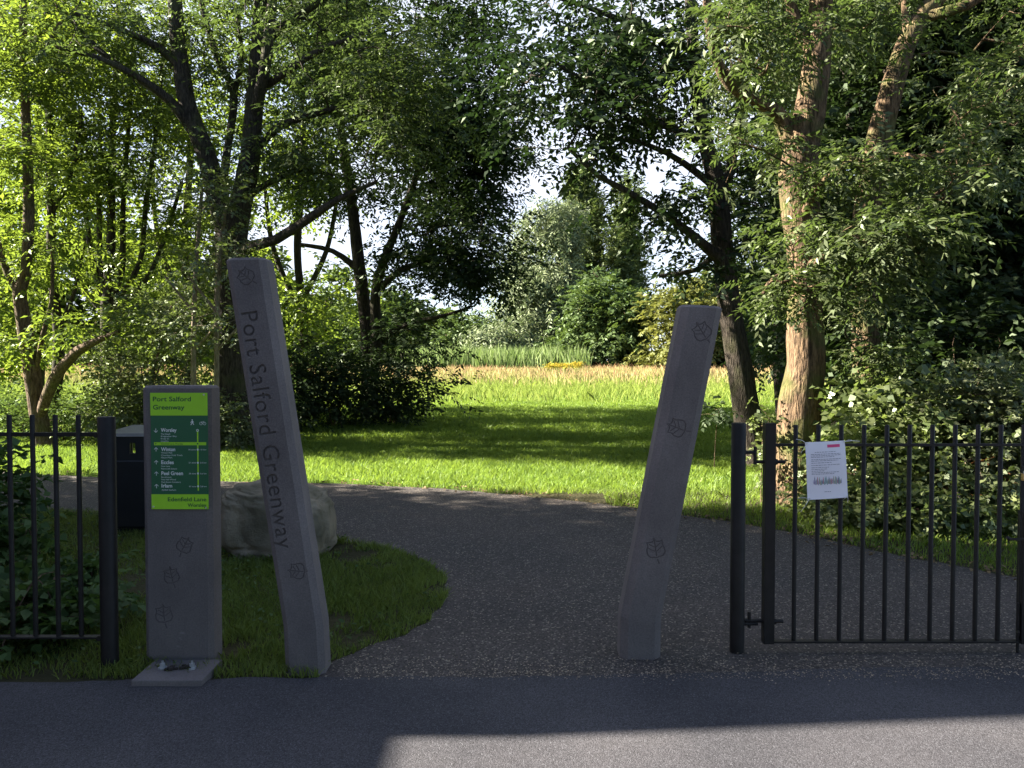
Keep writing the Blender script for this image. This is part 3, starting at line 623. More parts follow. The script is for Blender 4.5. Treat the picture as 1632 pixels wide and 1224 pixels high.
# --- ash with sunlit trunk
BJ = 8.5
make_tree('ash_tree', 'ash tree with a thick sunlit trunk behind the gate',
    [[(1266, 812, BJ, 46), (1268, 780, BJ, 38), (1270, 720, BJ, 35), (1276, 640, BJ, 33), (1284, 580, BJ, 30), (1282, 500, BJ, 27), (1282, 420, BJ, 27), (1276, 340, BJ, 29), (1270, 275, BJ, 31), (1280, 225, BJ, 26), (1293, 160, BJ, 23), (1301, 100, BJ, 21), (1306, 30, BJ, 19), (1316, -90, BJ, 15)],
     [(1274, 260, BJ, 18), (1246, 190, BJ, 13), (1212, 163, BJ - .2, 11), (1165, 135, BJ - .4, 10), (1140, 90, BJ - .5, 8), (1125, 0, BJ - .6, 6)],
     [(1300, 90, BJ, 11), (1272, 40, BJ, 10), (1254, -10, BJ, 8)],
     [(1282, 430, BJ, 9), (1330, 400, BJ - .6, 6), (1400, 380, BJ - 1, 4), (1460, 390, BJ - 1.1, 3)],
     [(1278, 350, BJ, 8), (1310, 290, BJ - .7, 5), (1370, 250, BJ - 1.1, 4)],
     [(1280, 470, BJ, 6), (1240, 440, BJ - .7, 4), (1215, 470, BJ - .9, 3)]],
    [(1345, 275, BJ - 1.0, 70, 26, .6, 15), (1400, 390, BJ - 1.1, 90, 50, .7, 50), (1300, 375, BJ - 1.0, 44, 30, .5, 12), (1285, 462, BJ - 1.0, 46, 26, .5, 19), (1480, 290, BJ - .9, 50, 50, .8, 16),
     (1170, 50, BJ - .7, 90, 80, 1.1, 40), (1235, 60, BJ + .6, 60, 90, .6, 16), (1150, 260, BJ - .8, 40, 60, .5, 9), (1365, 40, BJ + .5, 50, 60, .6, 16), (1560, 190, BJ - .6, 60, 110, 1.2, 26),
     (1250, -110, BJ - .5, 330, 60, 1.6, 60), (1235, 235, BJ + .3, 36, 40, .4, 9), (1292, 250, BJ - .9, 24, 24, .3, 5), (1300, 50, BJ - 1, 34, 24, .4, 6), (1450, 60, BJ + .1, 30, 20, .3, 4)],
    M['leaf_ash'], M['bark_ash'], ASH, thin=.22, nscale=1.3, sides=20, step=.12)
BK = 9.6
make_tree('ash_tree', 'second ash whose pale trunk leans right above the notice',
    [[(1388, 770, BK, 26), (1384, 640, BK, 22), (1378, 500, BK, 20), (1376, 400, BK, 20), (1382, 330, BK, 20), (1394, 260, BK, 20), (1406, 195, BK, 19), (1424, 130, BK, 17), (1442, 75, BK, 15), (1470, 25, BK, 14), (1510, -20, BK, 12), (1560, -80, BK, 10)],
     [(1448, 60, BK, 8), (1444, 10, BK, 7), (1438, -60, BK, 5)],
     [(1470, 28, BK, 9), (1540, 8, BK - .3, 8), (1600, -30, BK - .4, 5)],
     [(1400, 230, BK, 6), (1460, 250, BK - .5, 4), (1540, 230, BK - .8, 3)]],
    [(1540, -60, BK, 160, 60, 1.6, 40), (1580, 110, BK, 70, 80, 1.4, 30), (1530, 260, BK - .4, 80, 30, 1.0, 14), (1385, 480, BK - 1.1, 36, 40, .3, 14), (1390, 560, BK - 1.2, 36, 34, .3, 10)],
    M['leaf_ash'], M['bark_ash'], ASH, thin=.2, group=None, sides=16, step=.15)
# --- dark wood behind on the right
for i, (px, Y, r, lab) in enumerate([
        (1416, 12.5, 17, 'dark shaded tree trunk right of the second ash'), (1520, 14, 12, 'shaded tree deep in the right wood'), (1610, 12, 13, 'shaded tree at the right edge of the picture'),
        (1850, 12, 14, 'shaded tree beyond the right end of the gate'), (1330, 17, 10, 'dark tree filling the wood behind the ash'), (1700, 14, 14, 'shaded tree just past the right edge'), (1240, 22, 9, 'dark tree beyond the overhanging tree')]):
    make_tree('shaded_tree', lab,
        [[(px + 6, 575 + 1.5 * F / Y, Y, r), (px, 560, Y, r * .9), (px + 5, 400, Y, r * .8), (px - 4, 200, Y, r * .7), (px + 8, 0, Y, r * .5), (px, -120, Y, r * .4)],
         [(px, 420, Y, r * .5), (px + 50, 300, Y, r * .35), (px + 80, 180, Y, r * .2)], [(px, 380, Y, r * .5), (px - 50, 260, Y, r * .35), (px - 70, 120, Y, r * .2)]],
        [(px, -20, Y, 150, 110, 2, 70), (px, 160, Y, 130, 110, 2, 90), (px, 340, Y, 125, 110, 1.8, 90), (px, 500, Y, 120, 80, 1.6, 60)],
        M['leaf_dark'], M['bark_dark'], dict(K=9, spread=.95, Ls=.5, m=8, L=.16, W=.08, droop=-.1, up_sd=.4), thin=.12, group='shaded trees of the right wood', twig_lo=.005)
# --- sunlit shrubs on the right, behind the gate
MAP = dict(K=8, spread=.36, Ls=.26, m=6, L=.082, W=.075, droop=.0, up_sd=.4, tw=.45)
SM = dict(K=8, spread=.30, Ls=.20, m=8, L=.055, W=.045, droop=.0, up_sd=.45, tw=.5)
bush('maple_shrub', 'young sycamore with broad lobed leaves beside the ash trunk', [(1425, 630, 8.0, 62, 52, .6, 50), (1400, 730, 7.8, 50, 44, .5, 34)], M['leaf_maple'], MAP, (3.5, 8.2, 0))
bush('hop_shrub', 'sunlit shrub of small round leaves above the padlock', [(1570, 640, 7.8, 100, 60, .7, 100), (1600, 720, 7.5, 70, 60, .6, 70)], M['leaf_bush'], SM, (4.8, 7.9, 0), stems=7)
bush('hop_shrub', 'tangled yellow-green climber behind the middle gate bars', [(1480, 720, 7.7, 80, 60, .5, 90), (1440, 770, 7.6, 80, 36, .4, 50)], M['leaf_maple'], SM, (4.0, 7.8, 0), stems=7)
bush('ivy_sprawl', 'pale leafy ground ivy spilling onto the grass behind the gate', [(1480, 812, 7.1, 160, 20, .35, 90), (1330, 790, 7.6, 50, 25, .3, 26)], M['leaf_maple'], SM, (3.6, 7.3, 0), cat='plant', stems=4)
bush('dark_understorey', 'dark shaded undergrowth behind the sunlit shrubs', [(1545, 600, 9.6, 150, 130, .9, 140)], M['leaf_dark'], DK, (5.0, 9.8, 0), thin=0)
bush('trunk_ivy', 'pale yellow creeper climbing between the gate post and the ash', [(1212, 710, 8.4, 16, 90, .2, 16), (1300, 750, 8.1, 16, 50, .15, 12)], M['leaf_maple'], dict(K=4, spread=.16, Ls=.15, m=6, L=.05, W=.04, droop=0, up_sd=.5), (2.65, 8.4, 0), cat='plant', stems=2, sr=.007)
bush('dead_branch', 'broken branch with rusty dead leaves on the grass behind the gate', [(1535, 795, 7.2, 60, 22, .3, 12), (1545, 740, 7.4, 26, 26, .2, 5)], M['leaf_rust'], dict(K=3, spread=.2, Ls=.2, m=5, L=.07, W=.035, droop=0, up_sd=.6), (4.0, 7.2, 0), cat='branch', stems=7, bark=M['bark_pale'])
bush('sprig', 'small leafy sprig showing beside the right leaning bollard', [(1135, 655, 10.8, 26, 22, .3, 8)], M['leaf_dark'], dict(K=4, spread=.2, Ls=.2, m=6, L=.09, W=.045, droop=-.2, up_sd=.3), (2.8, 11, 0), cat='plant', stems=1, sr=.007)
# --- dark ivy mound and weeds, left foreground
IVY = dict(K=6, spread=.16, Ls=.14, m=5, L=.075, W=.055, droop=.1, up_sd=.35, tw=.35)
bush('bramble_mound', 'dark broad-leaved bramble mound behind the left railings', [(-25, 780, 5.6, 45, 75, .35, 50), (-5, 860, 5.3, 40, 40, .35, 24)], M['leaf_ivy'], IVY, (-3.4, 5.4, 0), stems=6, cat='plant', thin=0, sr=.007)
bush('weed_patch', 'low ivy and nettles at the foot of the left railings', [(40, 1040, 4.0, 70, 22, .12, 34), (120, 1060, 3.95, 50, 14, .1, 20), (60, 980, 4.3, 90, 30, .25, 34), (130, 930, 4.7, 60, 25, .25, 18)], M['leaf_ivy'], dict(IVY, L=.065, W=.05), (-2.5, 4.1, 0), stems=4, cat='plant', thin=0, sr=.005)

# --- far trees across the meadow
FAR = dict(K=12, spread=1.7, Ls=1.0, m=8, L=.44, W=.22, droop=-.1, up_sd=.45)
def far_tree(name, label, px, Y, blobs, mat, leaf=FAR, group='trees across the meadow', bark='bark_brown', thin=.1):
    by = 590
    make_tree(name, label, [[(px, by, Y, 4), (px, 540, Y, 3), (px, min(b[1] for b in blobs), Y, 1.5)]],
              [(a, b, Y, c, d, e, n) for a, b, c, d, e, n in blobs], mat, M[bark], leaf, group=group, thin=thin, nscale=.15, sides=7, twig_lo=.02, maxr=.2, step=1.5)
WIL = dict(K=12, spread=1.8, Ls=1.8, m=9, L=.60, W=.15, droop=-1.0, up_sd=.3, outw=.3)
far_tree('willow_tree', 'tall silvery willow lit on its left side', 862, 86, [(862, 410, 50, 70, 4, 130), (852, 475, 58, 70, 5, 120), (880, 355, 26, 40, 3, 50), (870, 540, 50, 50, 4, 60)], M['leaf_willow'], WIL)
far_tree('willow_tree', 'small round silvery willow beside the reeds', 800, 80, [(802, 545, 42, 38, 3.2, 90), (840, 560, 36, 30, 3, 50)], M['leaf_willow'], WIL)
POP = dict(FAR, Ls=1.1, droop=.9, up_sd=.25, outw=.2, L=.40, W=.2, spread=1.1)
far_tree('poplar_tree', 'tallest narrow poplar next to the silvery willow', 925, 92, [(928, 362, 32, 66, 2.4, 140), (929, 450, 40, 70, 2.8, 130), (925, 540, 34, 50, 2.6, 70), (928, 305, 18, 34, 1.4, 34)], M['leaf_poplar'], POP)
far_tree('poplar_tree', 'thin pointed poplar with sky on both sides', 1000, 88, [(998, 400, 26, 60, 1.6, 100), (1000, 330, 11, 42, 1, 32), (1003, 470, 28, 50, 2.4, 60), (1000, 545, 30, 45, 2.4, 40)], M['leaf_poplar'], POP)
far_tree('round_tree', 'dark bushy tree in front of the tallest poplar', 925, 76, [(920, 500, 50, 60, 3.2, 90), (905, 560, 50, 30, 3, 46), (950, 470, 24, 50, 2, 30)], M['leaf_far'])
far_tree('round_tree', 'dark round tree left of the golden tree', 985, 74, [(985, 530, 50, 55, 3.2, 120), (1000, 500, 34, 40, 2.4, 40)], M['leaf_far'])
far_tree('golden_tree', 'golden green tree behind the right leaning bollard', 1070, 68, [(1080, 520, 56, 60, 3, 120), (1110, 500, 50, 50, 3, 70), (1055, 560, 34, 28, 2, 30)], M['leaf_gold'])
far_tree('round_tree', 'dark green tree at the left end of the far tree line', 745, 84, [(745, 545, 40, 38, 3, 80), (765, 530, 24, 24, 2.2, 26)], M['leaf_far'])
for (px, Y, rx, top, lab) in ((690, 100, 60, 500, 'distant tree glimpsed under the double trunk tree'), (620, 96, 60, 470, 'distant tree behind the thicket'), (1150, 84, 50, 430, 'distant tree showing beside the overhanging trunk'), (1190, 70, 60, 440, 'distant tree between the overhanging tree and the ash'), (1260, 90, 70, 420, 'distant tree behind the ash trunk'),
                           (1350, 96, 80, 400, 'distant tree right of the ash trunk'), (520, 100, 80, 440, 'distant tree left of the double trunk tree'), (400, 84, 90, 400, 'distant lit tree behind the forked tree'), (280, 76, 90, 380, 'distant lit tree behind the green sign'), (160, 80, 90, 360, 'distant lit tree behind the coppiced tree'), (20, 76, 100, 370, 'distant lit tree at the left edge')):
    h = (590 - top) / 2
    far_tree('distant_tree', lab, px, Y, [(px, 590 - h * .75, rx, h * .85, 4, 100), (px + 8, top + h * .5, rx * .6, h * .5, 3, 44)], M['leaf_far'] if px > 450 else M['leaf_yel'], dict(FAR, L=.75, W=.4), group='far tree line')
# ragwort
for i, (px, py) in enumerate([(876, 598), (885, 593), (889, 597), (899, 591), (904, 594), (912, 593), (917, 597), (924, 595)]):
    Y = 50 + (i * 5) % 9; b = at(px, py, Y); b.z = float(gh(b.x, b.y))
    root = thing('ragwort', 'yellow flowering ragwort clump in the pale meadow grass', 'flower', b, 'yellow ragwort clumps in the meadow')
    m = MB()
    for s in range(6):
        a = RNG.uniform(0, 6.28); m.tube([b, b + Vector((math.cos(a) * .2, math.sin(a) * .2, .8))], .012, 4)
    m.build('stem', M['grass_mid'], root)
    C = np.array([b + Vector((RNG.normal(0, .15), RNG.normal(0, .15), .85 + RNG.normal(0, .06))) for _ in range(13)])
    lv, val = sprays(C, C * 0, 4, .16, .10, 4, .09, .07)
    link('flower_head', new_mesh('flower_head', lv, np.arange(len(lv)).reshape(-1, 4), M['petal'], val), root)

# ================================================================= BUILT THINGS
# --- added shade casters, unseen off the left of the frame: a house and a hedge
def house():
    hx1 = -7.2; hx0 = -15; y0, y1 = 4.03, 8.3; ym = (y0 + y1) / 2; ze, zr = 4.27, 8.4; ya_, yb_ = y0 + 1.41, y1 - .7  # roof profile shaped by the shade wanted on the road and path
    root = thing('added_shade_house', 'unseen brick house added left of the entrance, its mansard roof shaped to shade the road', 'house', ((hx0 + hx1) / 2, ym, 0))
    m, t, N, L, p = node_mat('red_brick'); b = N.new("ShaderNodeTexBrick"); c = N.new("ShaderNodeTexCoord"); mp = N.new("ShaderNodeMapping"); mp.inputs['Rotation'].default_value = (R(90), 0, 0)
    L.new(c.outputs['Object'], mp.inputs[0]); L.new(mp.outputs[0], b.inputs['Vector']); b.inputs['Scale'].default_value = 4.5
    b.inputs['Color1'].default_value = (.28, .10, .06, 1); b.inputs['Color2'].default_value = (.22, .08, .05, 1); b.inputs['Mortar'].default_value = (.3, .28, .25, 1)
    L.new(b.outputs[0], p.inputs['Base Color']); p.inputs['Roughness'].default_value = .9
    slate = plain('roof_slate', (.08, .08, .09), .7)
    q = MB(); sec = [(y0, -.05), (y1, -.05), (y1, ze), (yb_, zr), (ya_, zr), (y0, ze)]
    q.add([(hx0, y, z) for y, z in sec] + [(hx1, y, z) for y, z in sec], [(5, 4, 3, 2, 1, 0), (6, 7, 8, 9, 10, 11)] + [(i, (i + 1) % 6, 6 + (i + 1) % 6, 6 + i) for i in range(6)])
    q.build('wall', m, root)
    q = MB()
    for ya, yb in ((y0, ya_), (y1, yb_)):
        q.add([(x, y, z + dz) for x in (hx0 - .1, hx1 + .06) for y, z in ((ya, ze), (yb, zr)) for dz in (.01, .09)], [(0, 1, 3, 2), (4, 6, 7, 5), (0, 4, 5, 1), (2, 3, 7, 6), (0, 2, 6, 4), (1, 5, 7, 3)])
    q.box((hx0 - .1, ya_ + .02, zr + .01), (hx1 + .06, yb_ - .02, zr + .08)); q.build('roof', slate, root)
    q = MB(); q.box((hx0, -2, -.05), (hx1, y0 - .003, 4.0)); q.build('added_shade_wing', m, root)  # low wing added to keep the left of the road shaded
    q = MB(); q.box((hx0 - .05, -2.05, 4.003), (hx1 + .04, y0 - .003, 4.08)); q.build('flat_roof', slate, root)
    for wz, wy in ((1.0, 4.5), (1.0, 6.4), (4.6, 5.5), (1.0, .2), (1.0, 2.4)):
        q = MB(); q.box((hx1 - .02, wy, wz), (hx1 + .04, wy + 1.1, wz + 1.3)); f = q.build('window', M['white'], root)
        q = MB(); q.box((hx1 + .042, wy + .08, wz + .08), (hx1 + .05, wy + 1.02, wz + 1.22)); q.build('pane', plain('dark_glass', (.02, .025, .03), .08), f)
house()
def wb(x, y, z, rx, rz, dy, n): return (816 + x / y * F, 575 - (z - 1.5) / y * F, y, rx / y * F, rz / y * F, dy, n)
bush('added_shade_hedge', 'tall dense unseen conifer hedge, added off the left of the frame to shade the path', [wb(-9.9, 8.9, 4.5, 1.0, 4.7, .65, 230), wb(-9.9, 9.7, 3.1, 1.0, 3.3, .5, 95), wb(-9.8, 10.2, 1.6, 1.0, 1.7, .4, 50), wb(-9.6, 8.2, 3.4, 1.0, 3.4, .5, 80)], M['leaf_dark'], dict(DK, K=13, spread=.65), (-9.9, 9.3, 0), cat='hedge', stems=8, thin=0)  # unseen blocker, its stepped height shapes the shade on the path

# --- unseen trees added behind the viewer to cut the sky fill
for i, (tx, ty) in enumerate(((-9.0, -11.0), (0.5, -12.0), (9.5, -11.0))):
    root = thing('sky_blocking_tree', ('unseen tree added behind the viewer to block sky light, nearest the house', 'middle unseen tree added behind the viewer to block sky light', 'unseen tree added behind the viewer to block sky light, beyond the gate')[i], 'tree', (tx, ty, 0), 'unseen trees added to block sky light')
    m = MB(); m.tube([(tx, ty, -.1), (tx + .1, ty, 2), (tx - .1, ty, 5), (tx + .2, ty, 8)], [.3, .22, .18, .08], 12)
    for k in range(7):
        a = k * 2.4; m.tube([(tx, ty, 2.5 + k * .7), (tx + math.cos(a) * 1.2, ty + math.sin(a) * 1.2, 4 + k * .7), (tx + math.cos(a) * 2.8, ty + math.sin(a) * 2.8, 5 + k * .75)], [.09, .06, .02], 6)
    m.build('trunk', M['bark_dark'], root, True)
    u = RNG.normal(0, 1, (620, 3)); u /= np.linalg.norm(u, axis=1, keepdims=True); u *= RNG.random((620, 1)) ** .4
    C = u * np.array([4.6, 3.4, 4.4]) + np.array([tx, ty, 6.0]); C = C[C[:, 2] > 1.6]
    lv, val = sprays(C, u[:len(C)], K=6, spread=1.3, Ls=.7, m=8, L=.26, W=.15)
    link('crown', new_mesh('crown', lv, np.arange(len(lv)).reshape(-1, 4), M['leaf_dark'], val), root)
# --- leaning bollards
def leaf_cuts():
    """grooves of a carved leaf, unit size: outline ring, midrib and stalk, two side veins"""
    O_ = [(.0, -.44), (.14, -.40), (.34, -.36), (.47, -.18), (.43, .06), (.36, .22), (.40, .40), (.22, .36), (.08, .40), (0, .58), (-.08, .40), (-.24, .37), (-.40, .38), (-.37, .18), (-.45, .02), (-.45, -.22), (-.32, -.38), (-.13, -.41)]
    I_ = [(x * .87, y * .87) for x, y in O_]
    n = len(O_)
    def bar(a, b, w):
        d = Vector((b[0] - a[0], b[1] - a[1])); p = Vector((-d.y, d.x)).normalized() * w / 2
        return [(a[0] - p.x, a[1] - p.y), (b[0] - p.x, b[1] - p.y), (b[0] + p.x, b[1] + p.y), (a[0] + p.x, a[1] + p.y)]
    return (O_, I_), [bar((0, -.34), (0, .44), .05), bar((.04, -.1), (.34, .1), .04), bar((-.04, -.1), (-.33, .08), .04), bar((.02, -.48), (.07, -.72), .06), bar((.04, .1), (.28, .28), .04), bar((-.04, .1), (-.28, .27), .04)]
def obj_text(txt, size, bold=0.0, align='LEFT', spacing=1.0):
    cu = bpy.data.curves.new('lettering', 'FONT'); cu.body = txt; cu.size = size; cu.align_x = align; cu.offset = bold; cu.space_character = spacing
    cu.resolution_u = 3
    o = bpy.data.objects.new('lettering', cu); sc.collection.objects.link(o)
    bpy.context.view_layer.update()
    me = bpy.data.meshes.new_from_object(o); bpy.data.objects.remove(o)
    V = [v.co.copy() for v in me.vertices]; Fs = [tuple(p.vertices) for p in me.polygons]; bpy.data.meshes.remove(me); bpy.data.curves.remove(cu)
    return V, Fs
def text_solid(txt, size, bold):
    cu = bpy.data.curves.new('lettering', 'FONT'); cu.body = txt; cu.size = size; cu.extrude = .5; cu.offset = bold; cu.resolution_u = 3; cu.space_character = 1.08
    o = bpy.data.objects.new('lettering', cu); sc.collection.objects.link(o); bpy.context.view_layer.update()
    me = bpy.data.meshes.new_from_object(o); bpy.data.objects.remove(o); bpy.data.curves.remove(cu); return me
def stone_post(name, label, cat, x0, xk, xt, yf, wd, dp, zk, zt, cut_text, leaves, ch=.028, topslope=0.0):
    """front face at y=yf; x0/xk/xt centre x at ground, kink and top"""
    root = thing(name, label, cat, (x0, yf + dp / 2, 0))
    bm = bmesh.new(); rings = []
    for x, z in ((x0, -.08), (xk, zk), (xt, zt - .012), (xt + (xt - xk) * .004, zt)):
        h = wd / 2; c = ch; s = 0 if z < zt else .01
        pr = [(-h + c + s, s), (h - c - s, s), (h - s, c + s), (h - s, dp - c - s), (h - c - s, dp - s), (-h + c + s, dp - s), (-h + s, dp - c - s), (-h + s, c + s)]
        rings.append([bm.verts.new((x + a, yf + b, z + (a * topslope if z >= zt - .02 else 0))) for a, b in pr])
    for a, b in zip(rings, rings[1:]):
        for i in range(8): bm.faces.new((a[i], a[(i + 1) % 8], b[(i + 1) % 8], b[i]))
    bm.faces.new(rings[0][::-1]); bm.faces.new(rings[-1])
    bmesh.ops.recalc_face_normals(bm, faces=bm.faces)
    me = bpy.data.meshes.new('stone_body'); bm.to_mesh(me); bm.free(); me.materials.append(M['stone']); me.materials.append(M['stone_cut'])
    body = link('stone_body', me, root)
    ax = Vector((xk - xt, 0, zk - zt)).normalized(); ay = Vector((-ax.z, 0, ax.x))
    cutters = []
    if cut_text:
        txt, top, length, cap, off = cut_text
        tm = text_solid(txt, 1.0, .0); xs = [v.co.x for v in tm.vertices]; x_0, x_1 = min(xs), max(xs); ys = [v.co.y for v in tm.vertices]
        s1 = length / (x_1 - x_0); s2 = cap
        org = Vector((xt, yf, zt)) + ax * top + ay * off
        for v in tm.vertices:
            p = org + ax * ((v.co.x - x_0) * s1) + ay * ((v.co.y - .34) * s2) + Vector((0, -1, 0)) * (v.co.z * .011)
            v.co = p
        tm.materials.clear(); tm.materials.append(M['stone_cut']); cutters.append(tm)
    for (d, off, size, ang) in leaves:
        org = Vector((xt, yf, zt)) + ax * d + ay * off
        ca, sa = math.cos(ang), math.sin(ang)
        def solid(loops):
            b2 = bmesh.new(); W_ = []
            for yy in (-.01, .002):
                W_.append([[b2.verts.new(org + Vector(((u * ca - v * sa) * size, yy, (u * sa + v * ca) * size))) for u, v in lp] for lp in loops])
            n = len(loops[0])
            for i in range(n):
                j = (i + 1) % n
                for li in range(len(loops)): b2.faces.new((W_[0][li][i], W_[0][li][j], W_[1][li][j], W_[1][li][i]))
                if len(loops) == 2:
                    for k2 in (0, 1): b2.faces.new((W_[k2][0][i], W_[k2][0][j], W_[k2][1][j], W_[k2][1][i]))
            if len(loops) == 1: b2.faces.new(W_[0][0]); b2.faces.new(W_[1][0])
            bmesh.ops.recalc_face_normals(b2, faces=b2.faces)
            m2 = bpy.data.meshes.new('cut'); b2.to_mesh(m2); b2.free(); m2.materials.append(M['stone_cut']); cutters.append(m2)
        ring, bars = leaf_cuts()
        solid(list(ring))
        for q in bars: solid([q])
    if cutters:
        tmp = []
        joined = bmesh.new()
        for c in cutters: joined.from_mesh(c)
        bmesh.ops.remove_doubles(joined, verts=joined.verts, dist=1e-6)
        jm = bpy.data.meshes.new('cut'); joined.to_mesh(jm); joined.free(); jm.materials.append(M['stone_cut'])
        for p in jm.polygons: p.material_index = 0
        co = bpy.data.objects.new('cut', jm); sc.collection.objects.link(co)
        off = body.matrix_world
        md = body.modifiers.new('cut', 'BOOLEAN'); md.object = co; md.operation = 'DIFFERENCE'; md.solver = 'EXACT'; md.material_mode = 'TRANSFER'
        bpy.context.view_layer.update()
        dg = bpy.context.evaluated_depsgraph_get()
        nm = bpy.data.meshes.new_from_object(body.evaluated_get(dg)); body.modifiers.clear()
        print('engraved', len(nm.polygons)); 
        if len(nm.polygons) > 30: body.data = nm
        bpy.data.objects.remove(co)
    return root, body
stone_post('leaning_bollard', 'tall grey stone bollard leaning left, engraved down its face with the greenway name', 'bollard',
           -.985, -.998, -1.255, 3.78, .19, .17, .235, 1.985, ('Port Salford Greenway', .255, 1.13, .115, -.018), [(.09, -.005, .085, .9), (1.50, .02, .085, 1.5)], topslope=.02)
stone_post('leaning_bollard', 'shorter grey stone bollard leaning right, carved with three leaves', 'bollard',
           .645, .65, .945, 3.98, .205, .17, .21, 1.775, None, [(.13, .02, .10, .55), (.62, -.01, .10, 1.2), (1.235, .0, .105, .15)], topslope=-.05, ch=.036)

# --- sign totem
yf = 3.90
root, body = stone_post('sign_totem', 'low grey stone totem carrying a lime and dark green greenway sign on a bolted foot', 'sign',
           -1.635, -1.635, -1.635, yf, .335, .15, .2, 1.378, None, [(.78, .035, .085, -.5), (.93, -.03, .085, .2), (1.12, -.07, .095, .1)], ch=.022)
m = MB(); m.box((-1.745, 3.635, -.02), (-1.42, yf - .002, .038), .006); foot = m.build('foot_plate', M['stone'], root)
for bx in (-1.66, -1.52):
    m = MB(); m.tube([(bx, 3.775, .038), (bx, 3.775, .046)], .020, 14); m.tube([(bx, 3.775, .046), (bx, 3.775, .064)], .013, 6); m.tube([(bx, 3.775, .064), (bx, 3.775, .076)], .006, 8); m.build('bolt', M['steel'], foot)
m = MB()
for k in range(26):
    cx, cy = ((-1.615, 3.76) if k % 2 else (-1.555, 3.785)); x = cx + RNG.normal(0, .012); y = cy + RNG.normal(0, .010); s = RNG.uniform(.004, .010)
    m.box((x - s, y - s, .038), (x + s, y + s, .038 + s * 1.6), s * .3)
link_ = m.build('debris', M['rot'], foot)
# sign face: x from pixel 240..331, y 626..811 at y=yf
xl = at(240.3, 626, yf).x; xr = at(331.3, 626, yf).x; zt_ = at(285, 626, yf).z; zb_ = at(285, 811, yf).z
def SX(px): return xl + (px - 240.3) / (331.3 - 240.3) * (xr - xl)
def SZ(py): return zt_ + (py - 626) / (811 - 626.) * (zb_ - zt_)
m = MB(); m.box((xl, yf - .006, zb_), (xr, yf - .0005, zt_), .0008); panel = m.build('sign_panel', M['dkgreen'], root)
m = MB(); m.box((xl, yf - .0075, SZ(662)), (xr, yf - .0062, zt_)); m.build('title_band', M['lime'], panel)
m = MB(); m.box((xl, yf - .0075, zb_), (xr, yf - .0062, SZ(787.3))); m.build('place_band', M['lime'], panel)
m = MB(); m.box((SX(245.5), yf - .0075, SZ(709.2)), (SX(328.5), yf - .0062, SZ(704.3))); m.box((SX(314.2), yf - .0078, SZ(781.5)), (SX(316.2), yf - .0063, SZ(686))); m.build('route_line', M['lime'], panel)
def put_text(mb, txt, px, py, wpx, hpx, align='LEFT', y=-.0085, bold=.012):
    """hpx: cap height in photo pixels; wpx: width in photo pixels; py: baseline"""
    V, Fs = obj_text(txt, 1.0, bold)
    x0 = min(v.x for v in V); x1 = max(v.x for v in V)
    k = (xr - xl) / (331.3 - 240.3)
    sxx = wpx * k / (x1 - x0); szz = hpx * k / .70
    ox = SX(px) if align == 'LEFT' else SX(px) - wpx * k
    mb.add([(ox + (v.x - x0) * sxx, yf + y, SZ(py) + v.y * szz) for v in V], Fs)
m = MB()
put_text(m, 'Port Salford', 244.7, 639.3, 60.5, 7.3, bold=.012); put_text(m, 'Greenway', 244.7, 652.3, 50, 7.3, bold=.012)
m.build('lettering', M['txtgreen'], panel); m = MB()
put_text(m, 'Edenfield Lane', 328, 798.3, 61.5, 6.3, 'RIGHT', bold=.012); put_text(m, 'Worsley', 328, 807.2, 30, 5.6, 'RIGHT', bold=.012)
m.build('lettering', M['txtgreen'], panel); m = MB()
put_text(m, 'Edenfield Lane, Worsley', 257, 708, 35, 2.2)
m.build('lettering', M['txtgreen'], panel)
m = MB()
for txt, py, wpx in (('Worsley', 687.8, 25), ('Winton', 718.4, 22.5), ('Eccles', 739, 20), ('Peel Green', 756.5, 34.5), ('Irlam', 776.3, 17)):
    put_text(m, txt, 256.8, py, wpx, 5.8, bold=.022)
small = [('The Delph', 692.4, 15), ('Bridgewater Way', 696.0, 25), ('Route 55', 699.8, 12.5), ('Loopline', 703.5, 12),
         ('Winton Park', 722.2, 18), ('Chorlton Fold Trails', 726.2, 34), ('Nature Park', 729.8, 18), ('New Lane', 743.6, 14), ('Patricroft Station', 747.6, 25),
         ('Brookhouse', 761, 16), ('Peel Hall Wood', 764.8, 23), ('Peel Green Cemetery', 768.8, 31), ('AJ Bell Stadium', 781.3, 23)]
for txt, py, wpx in small: put_text(m, txt, 256.8, py, wpx, 2.3, bold=.0)
for py, a, b in ((717.2, '18 mins', '1.0 km'), (738.0, '21 mins', '2.0 km'), (755.3, '28 mins', '2.6 km'), (775.8, '47 mins', '3.8 km')):
    put_text(m, a, 312, py, 11.5, 2.2, 'RIGHT', bold=0); put_text(m, b, 318.6, py, 10, 2.2, bold=0)
def arrow(mb, px, py, up):
    k = (xr - xl) / 91.; X0 = SX(px); Z0 = SZ(py); s = 1 if up else -1; y = yf - .0085
    def seg(x0, z0, x1, z1, wd=.0024):
        d = Vector((x1 - x0, 0, z1 - z0)); n = Vector((-d.z, 0, d.x)).normalized() * wd / 2
        mb.add([(x0 - n.x, y, z0 - n.z), (x1 - n.x, y, z1 - n.z), (x1 + n.x, y, z1 + n.z), (x0 + n.x, y, z0 + n.z)], [(0, 1, 2, 3)])
    seg(X0, Z0 - 3 * k, X0, Z0 + 3 * k)
    seg(X0, Z0 + s * 3.2 * k, X0 - 3 * k, Z0 + s * .4 * k); seg(X0, Z0 + s * 3.2 * k, X0 + 3 * k, Z0 + s * .4 * k)
arrow(m, 248.8, 685.5, False)
for py in (716, 736.5, 754.5, 774.5): arrow(m, 248.8, py, True)
